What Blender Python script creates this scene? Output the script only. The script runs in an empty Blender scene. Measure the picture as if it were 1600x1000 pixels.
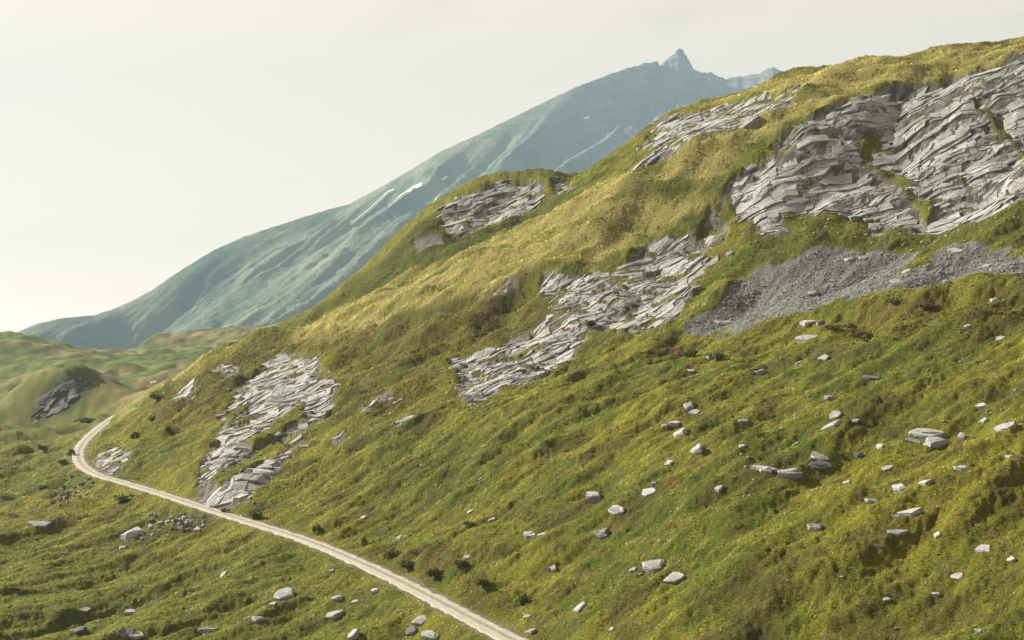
import bpy, bmesh, math, random
import numpy as np
from mathutils import Vector

scene = bpy.context.scene
COL = scene.collection

# ------------------------------------------------------------------ camera
F = 2198.0                       # focal length in photo pixels (photo 1600 x 1000)
cam_d = bpy.data.cameras.new('camera')
cam_d.sensor_width = 36.0
cam_d.lens = 36.0 * F / 1600.0
cam_d.clip_start = 0.5
cam_d.clip_end = 30000
cam = bpy.data.objects.new('camera', cam_d)
cam.location = (0, 0, 0)
cam.rotation_euler = (math.radians(90), 0, 0)
COL.objects.link(cam)
scene.camera = cam

# ------------------------------------------------------------------ sky, sun, exposure
SUN_AZ = math.radians(-57)       # from +Y (view direction), negative = left
SUN_EL = math.radians(28)
S = Vector((math.sin(SUN_AZ) * math.cos(SUN_EL), math.cos(SUN_AZ) * math.cos(SUN_EL), math.sin(SUN_EL)))
w = bpy.data.worlds.new('World')
scene.world = w
w.use_nodes = True
nt = w.node_tree
nt.nodes.clear()
out = nt.nodes.new('ShaderNodeOutputWorld')
bg = nt.nodes.new('ShaderNodeBackground')
sky = nt.nodes.new('ShaderNodeTexSky')
sky.sky_type = 'NISHITA'
sky.sun_disc = False
sky.sun_elevation = SUN_EL
sky.sun_rotation = SUN_AZ
sky.altitude = 2200
sky.air_density = 1.0
sky.dust_density = 1.5
sky.ozone_density = 1.0
veil = nt.nodes.new('ShaderNodeMixRGB')        # even, milky high cloud over the whole sky
veil.blend_type = 'MIX'
veil.inputs[0].default_value = 0.55
veil.inputs[2].default_value = (3.9, 2.85, 1.85, 1)
tcw = nt.nodes.new('ShaderNodeTexCoord')
mpw = nt.nodes.new('ShaderNodeMapping')
mpw.inputs['Scale'].default_value = (5, 5, 16)
nzw = nt.nodes.new('ShaderNodeTexNoise')
nzw.inputs['Scale'].default_value = 1.0
nzw.inputs['Detail'].default_value = 5
rmw = nt.nodes.new('ShaderNodeMapRange')
rmw.inputs[1].default_value = 0.60
rmw.inputs[2].default_value = 0.78
rmw.inputs[3].default_value = 1.0
rmw.inputs[4].default_value = 0.86
cl = nt.nodes.new('ShaderNodeMixRGB')
cl.blend_type = 'MULTIPLY'
cl.inputs[0].default_value = 1.0
nt.links.new(tcw.outputs['Generated'], mpw.inputs['Vector'])
nt.links.new(mpw.outputs['Vector'], nzw.inputs['Vector'])
nt.links.new(nzw.outputs['Fac'], rmw.inputs[0])
milk = nt.nodes.new('ShaderNodeHueSaturation')      # thin high cloud takes the blue out of the sky
milk.inputs['Saturation'].default_value = 0.10
nt.links.new(sky.outputs[0], milk.inputs['Color'])
nt.links.new(milk.outputs[0], veil.inputs[1])
nt.links.new(veil.outputs[0], cl.inputs[1])
nt.links.new(rmw.outputs[0], cl.inputs[2])
warm = nt.nodes.new('ShaderNodeMixRGB')             # warm afternoon cast of the veiled sky
warm.blend_type = 'MULTIPLY'
warm.inputs[0].default_value = 1.0
warm.inputs[2].default_value = (1.03, 0.97, 0.90, 1)
nt.links.new(cl.outputs[0], warm.inputs[1])
nt.links.new(warm.outputs[0], bg.inputs['Color'])
bg.inputs['Strength'].default_value = 0.062
nt.links.new(bg.outputs[0], out.inputs['Surface'])

sun_d = bpy.data.lights.new('sun', 'SUN')
sun_d.energy = 5.0
sun_d.angle = math.radians(0.6)
sun_d.color = (1.0, 0.90, 0.74)
sun = bpy.data.objects.new('sun', sun_d)
sun.rotation_euler = (-S).to_track_quat('-Z', 'Y').to_euler()
sun.location = S * 500
COL.objects.link(sun)

vs = scene.view_settings
vs.view_transform = 'Standard'
vs.look = 'None'
vs.exposure = 2.18
vs.gamma = 1.0
vs.use_curve_mapping = False
scene.cycles.use_denoising = True
scene.cycles.use_adaptive_sampling = False
scene.cycles.max_bounces = 5
scene.cycles.diffuse_bounces = 2
scene.cycles.transmission_bounces = 3
scene.cycles.volume_bounces = 0
scene.cycles.caustics_reflective = False
scene.cycles.caustics_refractive = False

HAZE_DENSITY = 0.00014
HAZE_COLOR = (0.24, 0.355, 0.455, 1)

rng = np.random.default_rng(7)
random.seed(7)

# ------------------------------------------------------------------ noise
def _hash(ix, iy, seed):
    h = (ix.astype(np.int64) * 374761393 + iy.astype(np.int64) * 668265263 + seed * 982451653) & 0xffffffff
    h = ((h ^ (h >> 13)) * 1274126177) & 0xffffffff
    h = h ^ (h >> 16)
    return h

def noise(x, y, seed=0):
    """gradient noise, about -0.7..0.7"""
    x = np.asarray(x, float); y = np.asarray(y, float)
    ix = np.floor(x); iy = np.floor(y)
    fx = x - ix; fy = y - iy
    ux = fx * fx * fx * (fx * (fx * 6 - 15) + 10); uy = fy * fy * fy * (fy * (fy * 6 - 15) + 10)
    def g(ox, oy):
        a = _hash(ix + ox, iy + oy, seed) * (2 * math.pi / 4294967296.0)
        return np.cos(a) * (fx - ox) + np.sin(a) * (fy - oy)
    n00 = g(0, 0); n10 = g(1, 0); n01 = g(0, 1); n11 = g(1, 1)
    a = n00 + ux * (n10 - n00); b = n01 + ux * (n11 - n01)
    return a + uy * (b - a)

def fbm(x, y, seed=0, octs=4, gain=0.5):
    s = 0; a = 1.0
    for k in range(octs):
        s = s + a * noise(x * 2 ** k, y * 2 ** k, seed + 17 * k); a *= gain
    return s

def sstep(a, b, x):
    t = np.clip((x - a) / (b - a), 0, 1)
    return t * t * (3 - 2 * t)

# ------------------------------------------------------------------ large form of the hillside (surveyed points: bearing, height, distance)
def P(px, py, d):
    return ((px - 800) / F * d, d, (500 - py) / F * d)

ROAD = [(860, 1036, 119.5), (800, 1000, 127), (720, 958, 139), (640, 916, 154), (560, 878, 170), (480, 845, 187), (400, 819, 204),
        (320, 794, 221), (250, 771, 240), (190, 753, 257), (150, 741, 270), (126, 724, 291), (123, 704, 314), (137, 684, 342),
        (162, 663, 383), (186, 648, 415), (215, 640, 440)]
PTS = list(ROAD)
PTS += [  # crest of the near spur
 (160, 655, 420), (190, 640, 412), (250, 604, 382), (330, 552, 350), (430, 519, 330), (560, 472, 315), (700, 412, 301), (800, 366, 293),
 (900, 314, 286), (1000, 268, 280), (1100, 224, 276), (1200, 182, 274), (1300, 150, 272), (1400, 128, 271), (1500, 106, 267), (1600, 88, 263),
 (1750, 84, 257), (1900, 90, 250),
 # top of the summit above the cliff
 (1300, 108, 305), (1400, 98, 296), (1500, 82, 290), (1600, 71, 284), (1750, 66, 278), (1900, 70, 270),
 # second spur, foot to crest
 (450, 503, 358), (500, 468, 365), (600, 393, 360), (690, 312, 356), (760, 291, 354), (850, 277, 352), (895, 283, 350), (930, 262, 346),
 (1010, 207, 342), (1040, 183, 339), (1100, 162, 334), (1150, 147, 329), (1200, 128, 322), (1240, 113, 315),
 (620, 430, 335), (715, 372, 340), (780, 356, 340), (840, 332, 339), (880, 303, 330), (700, 395, 326), (780, 366, 322), (1000, 250, 300), (1100, 208, 300), (1200, 162, 296),
 # cliff foot and scree
 (1600, 325, 226), (1500, 345, 232), (1400, 372, 238), (1300, 372, 243), (1200, 372, 247), (1130, 330, 262), (1750, 310, 220), (1900, 310, 212),
 (1600, 200, 246), (1400, 250, 256), (1250, 270, 259), (1500, 230, 250),
 (1400, 420, 222), (1300, 440, 226), (1200, 440, 235), (1100, 505, 229), (1200, 495, 216), (1300, 470, 213), (1500, 420, 208), (1600, 400, 204),
 # rim of the near slope
 (1600, 441, 187), (1500, 455, 191), (1400, 470, 196), (1300, 496, 203), (1200, 517, 210), (1100, 540, 217), (1000, 547, 226), (900, 547, 236),
 (1750, 425, 178), (1900, 420, 170),
 # near slope
 (1600, 500, 164), (1600, 600, 141), (1600, 700, 123), (1600, 850, 105), (1600, 1000, 92), (1900, 1000, 78), (1900, 700, 104), (1900, 500, 140),
 (1400, 600, 158), (1400, 750, 128), (1400, 900, 108), (1400, 1000, 98),
 (1200, 1000, 105), (1200, 850, 122), (1200, 700, 148), (1200, 600, 176),
 (1000, 1000, 114), (1000, 850, 136), (1000, 700, 170), (1000, 600, 202),
 (800, 930, 142), (800, 850, 155), (800, 750, 179), (800, 650, 208), (800, 560, 242), (800, 480, 268),
 (600, 850, 180), (600, 780, 197), (600, 700, 219), (600, 620, 246), (600, 540, 284),
 (450, 800, 211), (450, 700, 242), (450, 620, 276), (450, 560, 308),
 (320, 762, 228), (320, 700, 256), (320, 630, 292), (320, 580, 326),
 (220, 725, 268), (220, 680, 302), (220, 640, 345),
 (900, 450, 257), (1000, 420, 258), (1000, 500, 240), (1050, 370, 264), (900, 400, 270), (1000, 330, 273), (1100, 350, 263), (1100, 280, 270),
 (1100, 440, 243), (900, 510, 245), (1700, 1150, 80), (1300, 1150, 88), (1000, 1150, 98), (700, 1150, 112),
 # slope below the track
 (0, 1000, 166), (200, 1000, 158), (400, 1000, 149), (600, 1000, 138), (200, 900, 191), (0, 900, 202), (400, 900, 172), (0, 820, 247),
 (100, 800, 246), (200, 825, 222), (0, 745, 308), (60, 722, 322), (0, 695, 365), (60, 673, 395), (130, 657, 425), (300, 850, 202), (480, 905, 166),
 (90, 760, 272), (500, 1150, 118), (200, 1150, 130), (-100, 1150, 138), (-200, 1000, 168), (-200, 800, 262), (-200, 690, 370), (-100, 745, 308),
 # edge of the bench, ravine behind, far bank
 (0, 668, 408), (-200, 660, 420), (180, 650, 440)]
PZ = [P(*p) for p in PTS]
def Q(px, d, z):                 # bearing, distance, height
    PZ.append(((px - 800) / F * d, d, z))
for px, d, z in [
 (0, 445, -46), (60, 450, -44), (-200, 450, -50), (120, 470, -40), (0, 490, -44),
 (450, 341, -4.5), (560, 329, 1.5), (700, 315, 9.5), (800, 307, 17.0), (900, 300, 24), (330, 372, -14), (250, 405, -24), (330, 420, -26), (400, 440, -24),
 (500, 420, -14), (600, 420, -4), (700, 420, 8), (850, 420, 14), (1040, 410, 24), (1240, 390, 30), (1450, 370, 36), (1600, 360, 38), (1900, 350, 40),
 (600, 520, -22), (850, 520, -18), (1100, 520, -14), (1400, 520, -6), (1800, 520, 0), (1000, 900, -40), (1600, 900, -30), (600, 800, -30), (2000, 1200, -40), (1300, 1300, -60), (800, 1300, -50)]:
    Q(px, d, z)
for p in [(60, 655, 503), (110, 595, 513), (62, 622, 511), (20, 640, 516), (165, 600, 521), (0, 655, 510), (120, 640, 504), (90, 640, 505), (112, 590, 540), (30, 612, 575), (100, 585, 580),
          (170, 640, 480), (240, 612, 530), (300, 592, 560), (205, 603, 540), (330, 575, 640), (250, 572, 660), (160, 572, 680), (80, 565, 700),
          (0, 570, 700), (-200, 570, 700), (60, 545, 780), (150, 556, 770), (200, 552, 800), (-200, 528, 850), (0, 526, 850), (35, 524, 845), (75, 541, 830),
          (190, 556, 860), (270, 545, 900), (250, 527, 1010), (300, 521, 1040), (400, 514, 1050), (340, 537, 950), (430, 540, 900), (520, 512, 1060)]:
    PZ.append(P(*p))
for px, d, z in [(0, 960, -28), (60, 920, -30), (-200, 960, -28), (120, 960, -34), (200, 1050, -32), (260, 1180, -32), (400, 1250, -30), (0, 1300, -70), (150, 1300, -60), (-300, 1300, -70)]:
    Q(px, d, z)
PZ = np.array(PZ)

def warp(x, y):
    return np.stack([np.asarray(x) / np.asarray(y) * 3.0, np.log(np.asarray(y)) * 2.0], -1)

C = warp(PZ[:, 0], PZ[:, 1])
def tps(r2):
    return 0.5 * r2 * np.log(np.maximum(r2, 1e-12))
n = len(C)
A = np.zeros((n + 3, n + 3))
A[:n, :n] = tps(((C[:, None] - C[None]) ** 2).sum(-1)) + np.eye(n) * 2e-4
A[:n, n] = 1; A[:n, n + 1:] = C; A[n, :n] = 1; A[n + 1:, :n] = C.T
W = np.linalg.solve(A, np.concatenate([PZ[:, 2], np.zeros(3)]))
def form(x, y):
    q = warp(x, y).reshape(-1, 2)
    o = np.empty(len(q))
    for k in range(0, len(q), 20000):
        s = q[k:k + 20000]
        o[k:k + 20000] = tps(((s[:, None] - C[None]) ** 2).sum(-1)) @ W[:n] + W[n] + s @ W[n + 1:]
    return o.reshape(np.shape(x))

# ------------------------------------------------------------------ terrain grid (finer near the viewer's side of the hill)
rows = np.concatenate([np.linspace(62, 84, 26)[:-1], np.linspace(84, 215, 330)[:-1], np.linspace(215, 350, 290)[:-1],
                       np.geomspace(350, 1300, 220)])
cols = np.concatenate([np.linspace(-0.56, -0.40, 40)[:-1], np.linspace(-0.40, 0.40, 720)[:-1], np.linspace(0.40, 0.56, 40)])
NR, NC = len(rows), len(cols)
# the smooth form is evaluated on a coarser grid and interpolated
cr = np.geomspace(62, 1300, 330); cc = np.linspace(-0.56, 0.56, 150)
T_, D_ = np.meshgrid(cc, cr)
ZC = form(T_ * D_, D_)
def lerp_grid(Z, gr, gc, d, t):
    d = np.clip(d, gr[0], gr[-1] - 1e-6); t = np.clip(t, gc[0], gc[-1] - 1e-9)
    j = np.clip(np.searchsorted(gr, d, side='right') - 1, 0, len(gr) - 2); i = np.clip(np.searchsorted(gc, t, side='right') - 1, 0, len(gc) - 2)
    fj = (d - gr[j]) / (gr[j + 1] - gr[j]); fi = (t - gc[i]) / (gc[i + 1] - gc[i])
    return (Z[j, i] * (1 - fi) + Z[j, i + 1] * fi) * (1 - fj) + (Z[j + 1, i] * (1 - fi) + Z[j + 1, i + 1] * fi) * fj
TT, DD = np.meshgrid(cols, rows)
GX = TT * DD; GY = DD
def smooth_h(x, y):
    return lerp_grid(ZC, cr, cc, np.asarray(y, float), np.asarray(x, float) / np.asarray(y, float))
GZ0 = smooth_h(GX, GY)

def hit(px, py, Z=None, first=84):
    """where a bearing (photo pixel) meets the hillside"""
    Z = GZ0 if Z is None else Z
    t = (px - 800) / F; b = (500 - py) / F
    i = min(max(np.searchsorted(cols, t, side='right') - 1, 0), NC - 2)
    f = (t - cols[i]) / (cols[i + 1] - cols[i])
    e = (Z[:, i] * (1 - f) + Z[:, i + 1] * f) / rows - b
    k0 = np.searchsorted(rows, first)
    idx = np.nonzero(e[k0:] >= 0)[0]
    if len(idx) == 0:
        k1 = np.searchsorted(rows, 400 if first < 400 else 1200); k = k0 + int(np.argmax(e[k0:k1])); d = rows[k]
    else:
        k = k0 + idx[0]
        d = rows[k] if k == k0 else rows[k - 1] + (rows[k] - rows[k - 1]) * (-e[k - 1]) / (e[k] - e[k - 1])
    zz = np.interp(d, rows, Z[:, i] * (1 - f) + Z[:, i + 1] * f)
    return np.array([t * d, d, zz])

# ------------------------------------------------------------------ zones on the ground, outlined in plan
def seg_dist(x, y, ax, ay, bx, by):
    dx, dy = bx - ax, by - ay
    t = np.clip(((x - ax) * dx + (y - ay) * dy) / (dx * dx + dy * dy + 1e-9), 0, 1)
    return np.hypot(x - ax - t * dx, y - ay - t * dy), t
def poly_sd(x, y, poly):
    """signed distance to a plan polygon, positive inside"""
    inside = np.zeros(np.shape(x), bool); dm = np.full(np.shape(x), 1e9)
    m = len(poly)
    for k in range(m):
        ax, ay = poly[k]; bx, by = poly[(k + 1) % m]
        dm = np.minimum(dm, seg_dist(x, y, ax, ay, bx, by)[0])
        c = ((ay > y) != (by > y)) & (x < (bx - ax) * (y - ay) / (by - ay + 1e-12) + ax)
        inside ^= c
    return np.where(inside, dm, -dm)
def plan(poly_px, first=84):
    return [tuple(hit(px, py, first=first)[:2]) for px, py in poly_px]
WX = fbm(GX / 5, GY / 5, 91, 3) * 1.6
def zone(poly_px, soft=1.2, rough=1.0, first=84):
    pl = plan(poly_px, first)
    a = np.array(pl)
    m = (GX > a[:, 0].min() - 8) & (GX < a[:, 0].max() + 8) & (GY > a[:, 1].min() - 8) & (GY < a[:, 1].max() + 8)
    o = np.zeros(GX.shape)
    o[m] = sstep(-soft, soft, poly_sd(GX[m], GY[m], pl) + WX[m] * rough)
    return o

CLIFF = [(1135, 305), (1160, 262), (1225, 207), (1262, 187), (1300, 169), (1340, 153), (1400, 133), (1470, 118), (1540, 101), (1600, 92), (1690, 88),
         (1690, 300), (1600, 322), (1545, 340), (1490, 352), (1440, 368), (1400, 374), (1340, 350), (1290, 345), (1250, 360), (1190, 372), (1160, 345)]
CLIFF_HOLES = [[(1342, 200), (1378, 203), (1388, 250), (1425, 292), (1462, 335), (1448, 352), (1402, 300), (1352, 255)],
               [(1232, 325), (1262, 332), (1335, 366), (1262, 374), (1222, 350)],
               [(1150, 240), (1190, 226), (1228, 238), (1180, 258)],
               [(1515, 150), (1530, 152), (1606, 228), (1600, 238)]]
RIDGE_OUT = [(1028, 188), (1062, 180), (1080, 176), (1130, 160), (1200, 146), (1250, 138), (1240, 158), (1180, 186), (1120, 214), (1060, 238), (1010, 256), (985, 262), (1030, 232), (1008, 212)]
BACK_OUT = [(690, 322), (705, 310), (740, 299), (800, 284), (845, 281), (850, 300), (838, 328), (790, 350), (740, 366), (705, 370), (692, 345)]
NOTCH_OUT = [(866, 286), (896, 281), (890, 299), (862, 303)]
MID_OUT = [(1000, 388), (1040, 366), (1075, 366), (1100, 385), (1105, 420), (1085, 470), (1060, 500), (1030, 525), (975, 526), (935, 520), (900, 497), (868, 470), (848, 452), (846, 432), (900, 421), (960, 414)]
LOW_OUT = [(690, 572), (740, 555), (800, 528), (850, 505), (900, 486), (925, 513), (890, 560), (850, 585), (790, 602), (740, 627), (700, 617), (720, 595)]
SPLIT_OUT = [(612, 661), (655, 641), (667, 651), (625, 669)]
LEFT_OUT = [(440, 548), (490, 556), (532, 600), (522, 632), (484, 662), (470, 690), (425, 742), (385, 788), (330, 792), (306, 772), (312, 730), (343, 680), (348, 642), (370, 602), (405, 576)]
LEFT_HOLES = [[(325, 748), (395, 708), (470, 668), (462, 688), (400, 730), (345, 758)], [(385, 690), (470, 640), (478, 652), (395, 702)], [(352, 652), (385, 622), (390, 632), (356, 670)]]
BEND_OUT = [(143, 716), (178, 700), (207, 702), (200, 728), (165, 741)]
HIGH_LEFT_OUT = [(322, 592), (352, 570), (378, 572), (362, 592)]
EDGE_OUT = [(262, 632), (298, 592), (314, 596), (292, 632)]
STREAKS = [[(598, 574), (640, 552), (674, 539), (670, 553), (625, 573)], [(492, 693), (535, 673), (552, 671), (520, 693)], [(768, 463), (800, 447), (814, 452), (785, 469)],
           [(852, 482), (905, 454), (918, 462), (872, 494)], [(1082, 384), (1108, 332), (1132, 312), (1146, 348), (1120, 398)], [(560, 640), (600, 618), (612, 624), (575, 646)]]
RAVINE_OUT = [(48, 656), (60, 628), (95, 600), (135, 596), (162, 602), (120, 638), (85, 655)]
SCREE = [(1070, 520), (1095, 490), (1135, 468), (1165, 428), (1230, 415), (1300, 400), (1400, 396), (1460, 395), (1540, 388), (1600, 392), (1700, 385), (1700, 415),
         (1600, 424), (1500, 438), (1440, 450), (1330, 476), (1250, 486), (1180, 505), (1110, 520)]
SCREE_HOLES = [[(1440, 392), (1475, 394), (1440, 430), (1405, 440)], [(1140, 440), (1160, 432), (1120, 490), (1095, 500)]]

# track grading
RP = np.array([P(*p) for p in ROAD])
def catmull(p, k=10):
    o = []
    q = np.vstack([2 * p[0] - p[1], p, 2 * p[-1] - p[-2]])
    for i in range(1, len(q) - 2):
        for s in np.linspace(0, 1, k, endpoint=False):
            a, b, c, d = q[i - 1], q[i], q[i + 1], q[i + 2]
            o.append(0.5 * (2 * b + (c - a) * s + (2 * a - 5 * b + 4 * c - d) * s * s + (3 * b - a - 3 * c + d) * s ** 3))
    o.append(p[-1])
    return np.array(o)
RL = catmull(RP, 10)
rd = np.full(GX.shape, 1e9); rz = np.zeros(GX.shape)
m = (GX > RL[:, 0].min() - 14) & (GX < RL[:, 0].max() + 14) & (GY > RL[:, 1].min() - 14) & (GY < RL[:, 1].max() + 14)
mx, my = GX[m], GY[m]
bd = np.full(mx.shape, 1e9); bz = np.zeros(mx.shape)
for k in range(0, len(RL) - 1):
    a, b = RL[k], RL[k + 1]
    near = (np.abs(mx - a[0]) < 20) & (np.abs(my - a[1]) < 20)
    d_, t_ = seg_dist(mx[near], my[near], a[0], a[1], b[0], b[1])
    u = d_ < bd[near]
    ii = np.nonzero(near)[0][u]
    bd[ii] = d_[u]; bz[ii] = a[2] + t_[u] * (b[2] - a[2])
rd[m] = bd; rz[m] = bz

rock = np.zeros(GX.shape)
for z in STREAKS:
    rock = np.maximum(rock, 0.75 * zone(z, 0.8, 1.2))
for z in (CLIFF, RIDGE_OUT, BACK_OUT, NOTCH_OUT, MID_OUT, LOW_OUT, SPLIT_OUT, LEFT_OUT, BEND_OUT, HIGH_LEFT_OUT, EDGE_OUT):
    rock = np.maximum(rock, zone(z, 0.9, 0.8))
for z in CLIFF_HOLES + LEFT_HOLES:
    rock = rock * (1 - 0.9 * zone(z, 0.7, 0.4))
k_a = 0.82 * GX - 0.57 * GY; k_b = 0.57 * GX + 0.82 * GY
veg_n = fbm(k_a / 7.0, k_b / 1.7, 401, 4, 0.6)
cliff_z = zone(CLIFF, 0.9, 0.8)
veg = sstep(0.20, 0.34, veg_n - 0.22 * np.maximum(cliff_z, np.maximum(0.6 * zone(LEFT_OUT, 0.9, 0.8), 0.15 * zone(MID_OUT, 0.9, 0.8))) + 0.22 * (1 - sstep(0.55, 1.0, rock)))
rock_full = rock
rock = rock * (1 - veg)
scree = zone(SCREE, 1.8, 1.9)
for z in SCREE_HOLES:
    scree = scree * (1 - zone(z, 0.7, 0.6))
scree = np.maximum(scree, zone([(645, 385), (690, 372), (700, 382), (650, 398)], 0.8, 0.6))
scree *= 1 - rock
# dry straw-coloured grass along the crests; brown heath on the steep brow
dry = np.maximum.reduce([
    zone([(415, 512), (560, 470), (700, 410), (900, 312), (1000, 266), (1100, 222), (1250, 145), (1330, 150), (1220, 205), (1150, 250), (1125, 300), (1080, 345), (1000, 375), (940, 402), (850, 425), (740, 470), (640, 500), (560, 520), (470, 540)], 3, 1.5),
    zone([(1040, 180), (1100, 160), (1240, 108), (1300, 100), (1400, 90), (1600, 60), (1700, 60), (1700, 92), (1600, 92), (1400, 133), (1300, 165), (1240, 140), (1130, 158)], 4, 2),
    0.7 * zone([(230, 600), (320, 555), (330, 565), (215, 640), (180, 660)], 2, 1.5),
    0.8 * zone([(150, 640), (220, 600), (330, 570), (420, 555), (300, 600), (200, 640)], 8, 5, first=460),
    0.9 * zone([(200, 555), (260, 520), (420, 512), (420, 535), (330, 545)], 12, 6, first=700)])
heath = np.maximum.reduce([
    zone([(440, 540), (560, 500), (690, 480), (820, 435), (850, 455), (890, 490), (800, 525), (700, 560), (650, 640), (560, 660), (540, 600), (500, 555)], 3, 2),
    zone([(250, 620), (340, 560), (440, 525), (440, 545), (370, 590), (340, 650), (240, 680)], 2, 1.5),
    0.8 * zone([(1320, 480), (1600, 448), (1700, 440), (1700, 520), (1500, 530), (1350, 520)], 2, 2),
    0.7 * zone([(590, 850), (680, 865), (760, 900), (830, 960), (760, 950), (640, 890)], 1.5, 1.5),
    0.6 * zone([(1380, 760), (1600, 720), (1600, 900), (1450, 900)], 5, 3)])
lush = np.maximum.reduce([
    zone([(0, 850), (200, 850), (400, 860), (600, 960), (700, 1010), (0, 1010)], 6, 4),
    zone([(0, 665), (160, 648), (110, 700), (90, 760), (0, 800)], 5, 3),
    0.7 * zone([(1150, 380), (1400, 375), (1600, 330), (1600, 385), (1400, 395), (1160, 430)], 2, 1.5)])

# relief at walking scale
fa = 0.885 * GX + 0.46 * GY           # along the fall line
ca = -0.46 * GX + 0.885 * GY
far = sstep(330, 600, GY)
near_road = sstep(1.3, 5.0, rd)
soft = (1 - 0.65 * rock) * (1 - 0.75 * scree)
BIG = 2.6
ka = 0.82 * GX - 0.57 * GY          # along the crest
kb = 0.57 * GX + 0.82 * GY
up = sstep(222, 262, GY)
big = fbm(fa / 30, ca / 14, 3, 3) * BIG * (0.35 + 0.65 * sstep(4, 16, rd))
mid = fbm(fa / 8.0, ca / 4.6, 11, 3) * 1.0 * (1 - up) + fbm(ka / 16.0, kb / 6.0, 12, 3) * 2.3 * up
tus = (np.abs(noise(fa / 2.2 + WX * 0.4, ca / 1.3, 23)) * 0.42 * (1 - up) + np.abs(noise(ka / 2.8 + WX * 0.4, kb / 1.2, 24)) * 0.45 * up + np.abs(noise(GX / 0.8, GY / 0.8, 29)) * 0.34) * (1 - 0.4 * dry)
ter = noise(fa / 0.75 + WX * 0.7, ca / 5.0, 31) * 0.16 * sstep(-0.2, 0.3, noise(fa / 30, ca / 30, 33))
fine = noise(GX / 0.5, GY / 0.5, 41) * 0.16
edge_keep = 1 - 0.55 * sstep(255, 300, GY) * sstep(-0.30, -0.1, TT)
rav = zone(RAVINE_OUT, 8, 1.0, first=470)
GZ = GZ0 + (big * edge_keep + mid * (1 - 0.92 * rock_full) * (1 - 0.75 * scree) + (tus + ter + fine) * soft * (0.85 + 0.3 * heath)) * (1 - far)
GZ += far * (1 - rav) * (fbm(GX / 60, GY / 80, 51, 4) * 7.0 + np.abs(noise(GX / 24 , GY / 38, 53)) * 5.0 + np.abs(noise(GX / 7, GY / 12, 54)) * 1.6)
def rock_relief(x, y):
    k1 = 0.82 * x - 0.57 * y; k2 = 0.57 * x + 0.82 * y
    q = fbm(k1 / 9, k2 / 4.0, 65, 2) * 2.2
    st = np.floor(q * 2.2) / 2.2                      # ledges
    return 0.6 * (0.55 * st + 0.45 * q)
GZ += rock * (rock_relief(GX, GY) * (GY < 400) + fbm(ka / 2.4, kb / 1.3, 61, 3) * 0.30 - 0.26)
GZ += scree * (fbm(GX / 1.2, GY / 1.2, 63, 3) * 0.16)
brow = zone([(1320, 490), (1400, 476), (1500, 462), (1700, 446), (1700, 480), (1500, 500), (1340, 515)], 2.5, 1.0)
GZ -= brow * 2.2
RB = GZ0 + big * edge_keep * (1 - far) + rock_relief(GX, GY) * (GY < 400)        # bedrock surface the slabs belong to
RB = np.where(rd < 14, rz - 0.05 + (RB - rz + 0.05) * near_road, RB)
GZ = np.where(rd < 14, rz - 0.05 + (GZ - rz + 0.05) * near_road, GZ)
bare = 1 - sstep(1.5, 2.3 , rd + WX * 0.35)

def height(x, y):
    return lerp_grid(GZ, rows, cols, np.asarray(y, float), np.asarray(x, float) / np.asarray(y, float))

def grid_mesh(name, X, Y, Z, mat, attrs=None, smooth=True):
    nr, nc = X.shape
    me = bpy.data.meshes.new(name)
    co = np.stack([X, Y, Z], -1).reshape(-1, 3).astype(np.float32)
    i = np.arange(nr * nc).reshape(nr, nc)
    q = np.stack([i[:-1, :-1], i[:-1, 1:], i[1:, 1:], i[1:, :-1]], -1).reshape(-1, 4)
    me.vertices.add(len(co)); me.vertices.foreach_set('co', co.ravel())
    me.loops.add(q.size); me.loops.foreach_set('vertex_index', q.ravel().astype(np.int32))
    me.polygons.add(len(q))
    me.polygons.foreach_set('loop_start', np.arange(0, q.size, 4, dtype=np.int32))
    me.polygons.foreach_set('use_smooth', np.full(len(q), smooth))
    me.update(calc_edges=True)
    for k, v in (attrs or {}).items():
        at = me.attributes.new(k, 'FLOAT_COLOR', 'POINT')
        at.data.foreach_set('color', np.stack([np.asarray(c).ravel() for c in v], -1).astype(np.float32).ravel())
    me.materials.append(mat)
    ob = bpy.data.objects.new(name, me)
    COL.objects.link(ob)
    return ob

def tag(o, label=None, cat=None, group=None, kind=None):
    if label: o['label'] = label
    if cat: o['category'] = cat
    if group: o['group'] = group
    if kind: o['kind'] = kind
    return o

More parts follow.
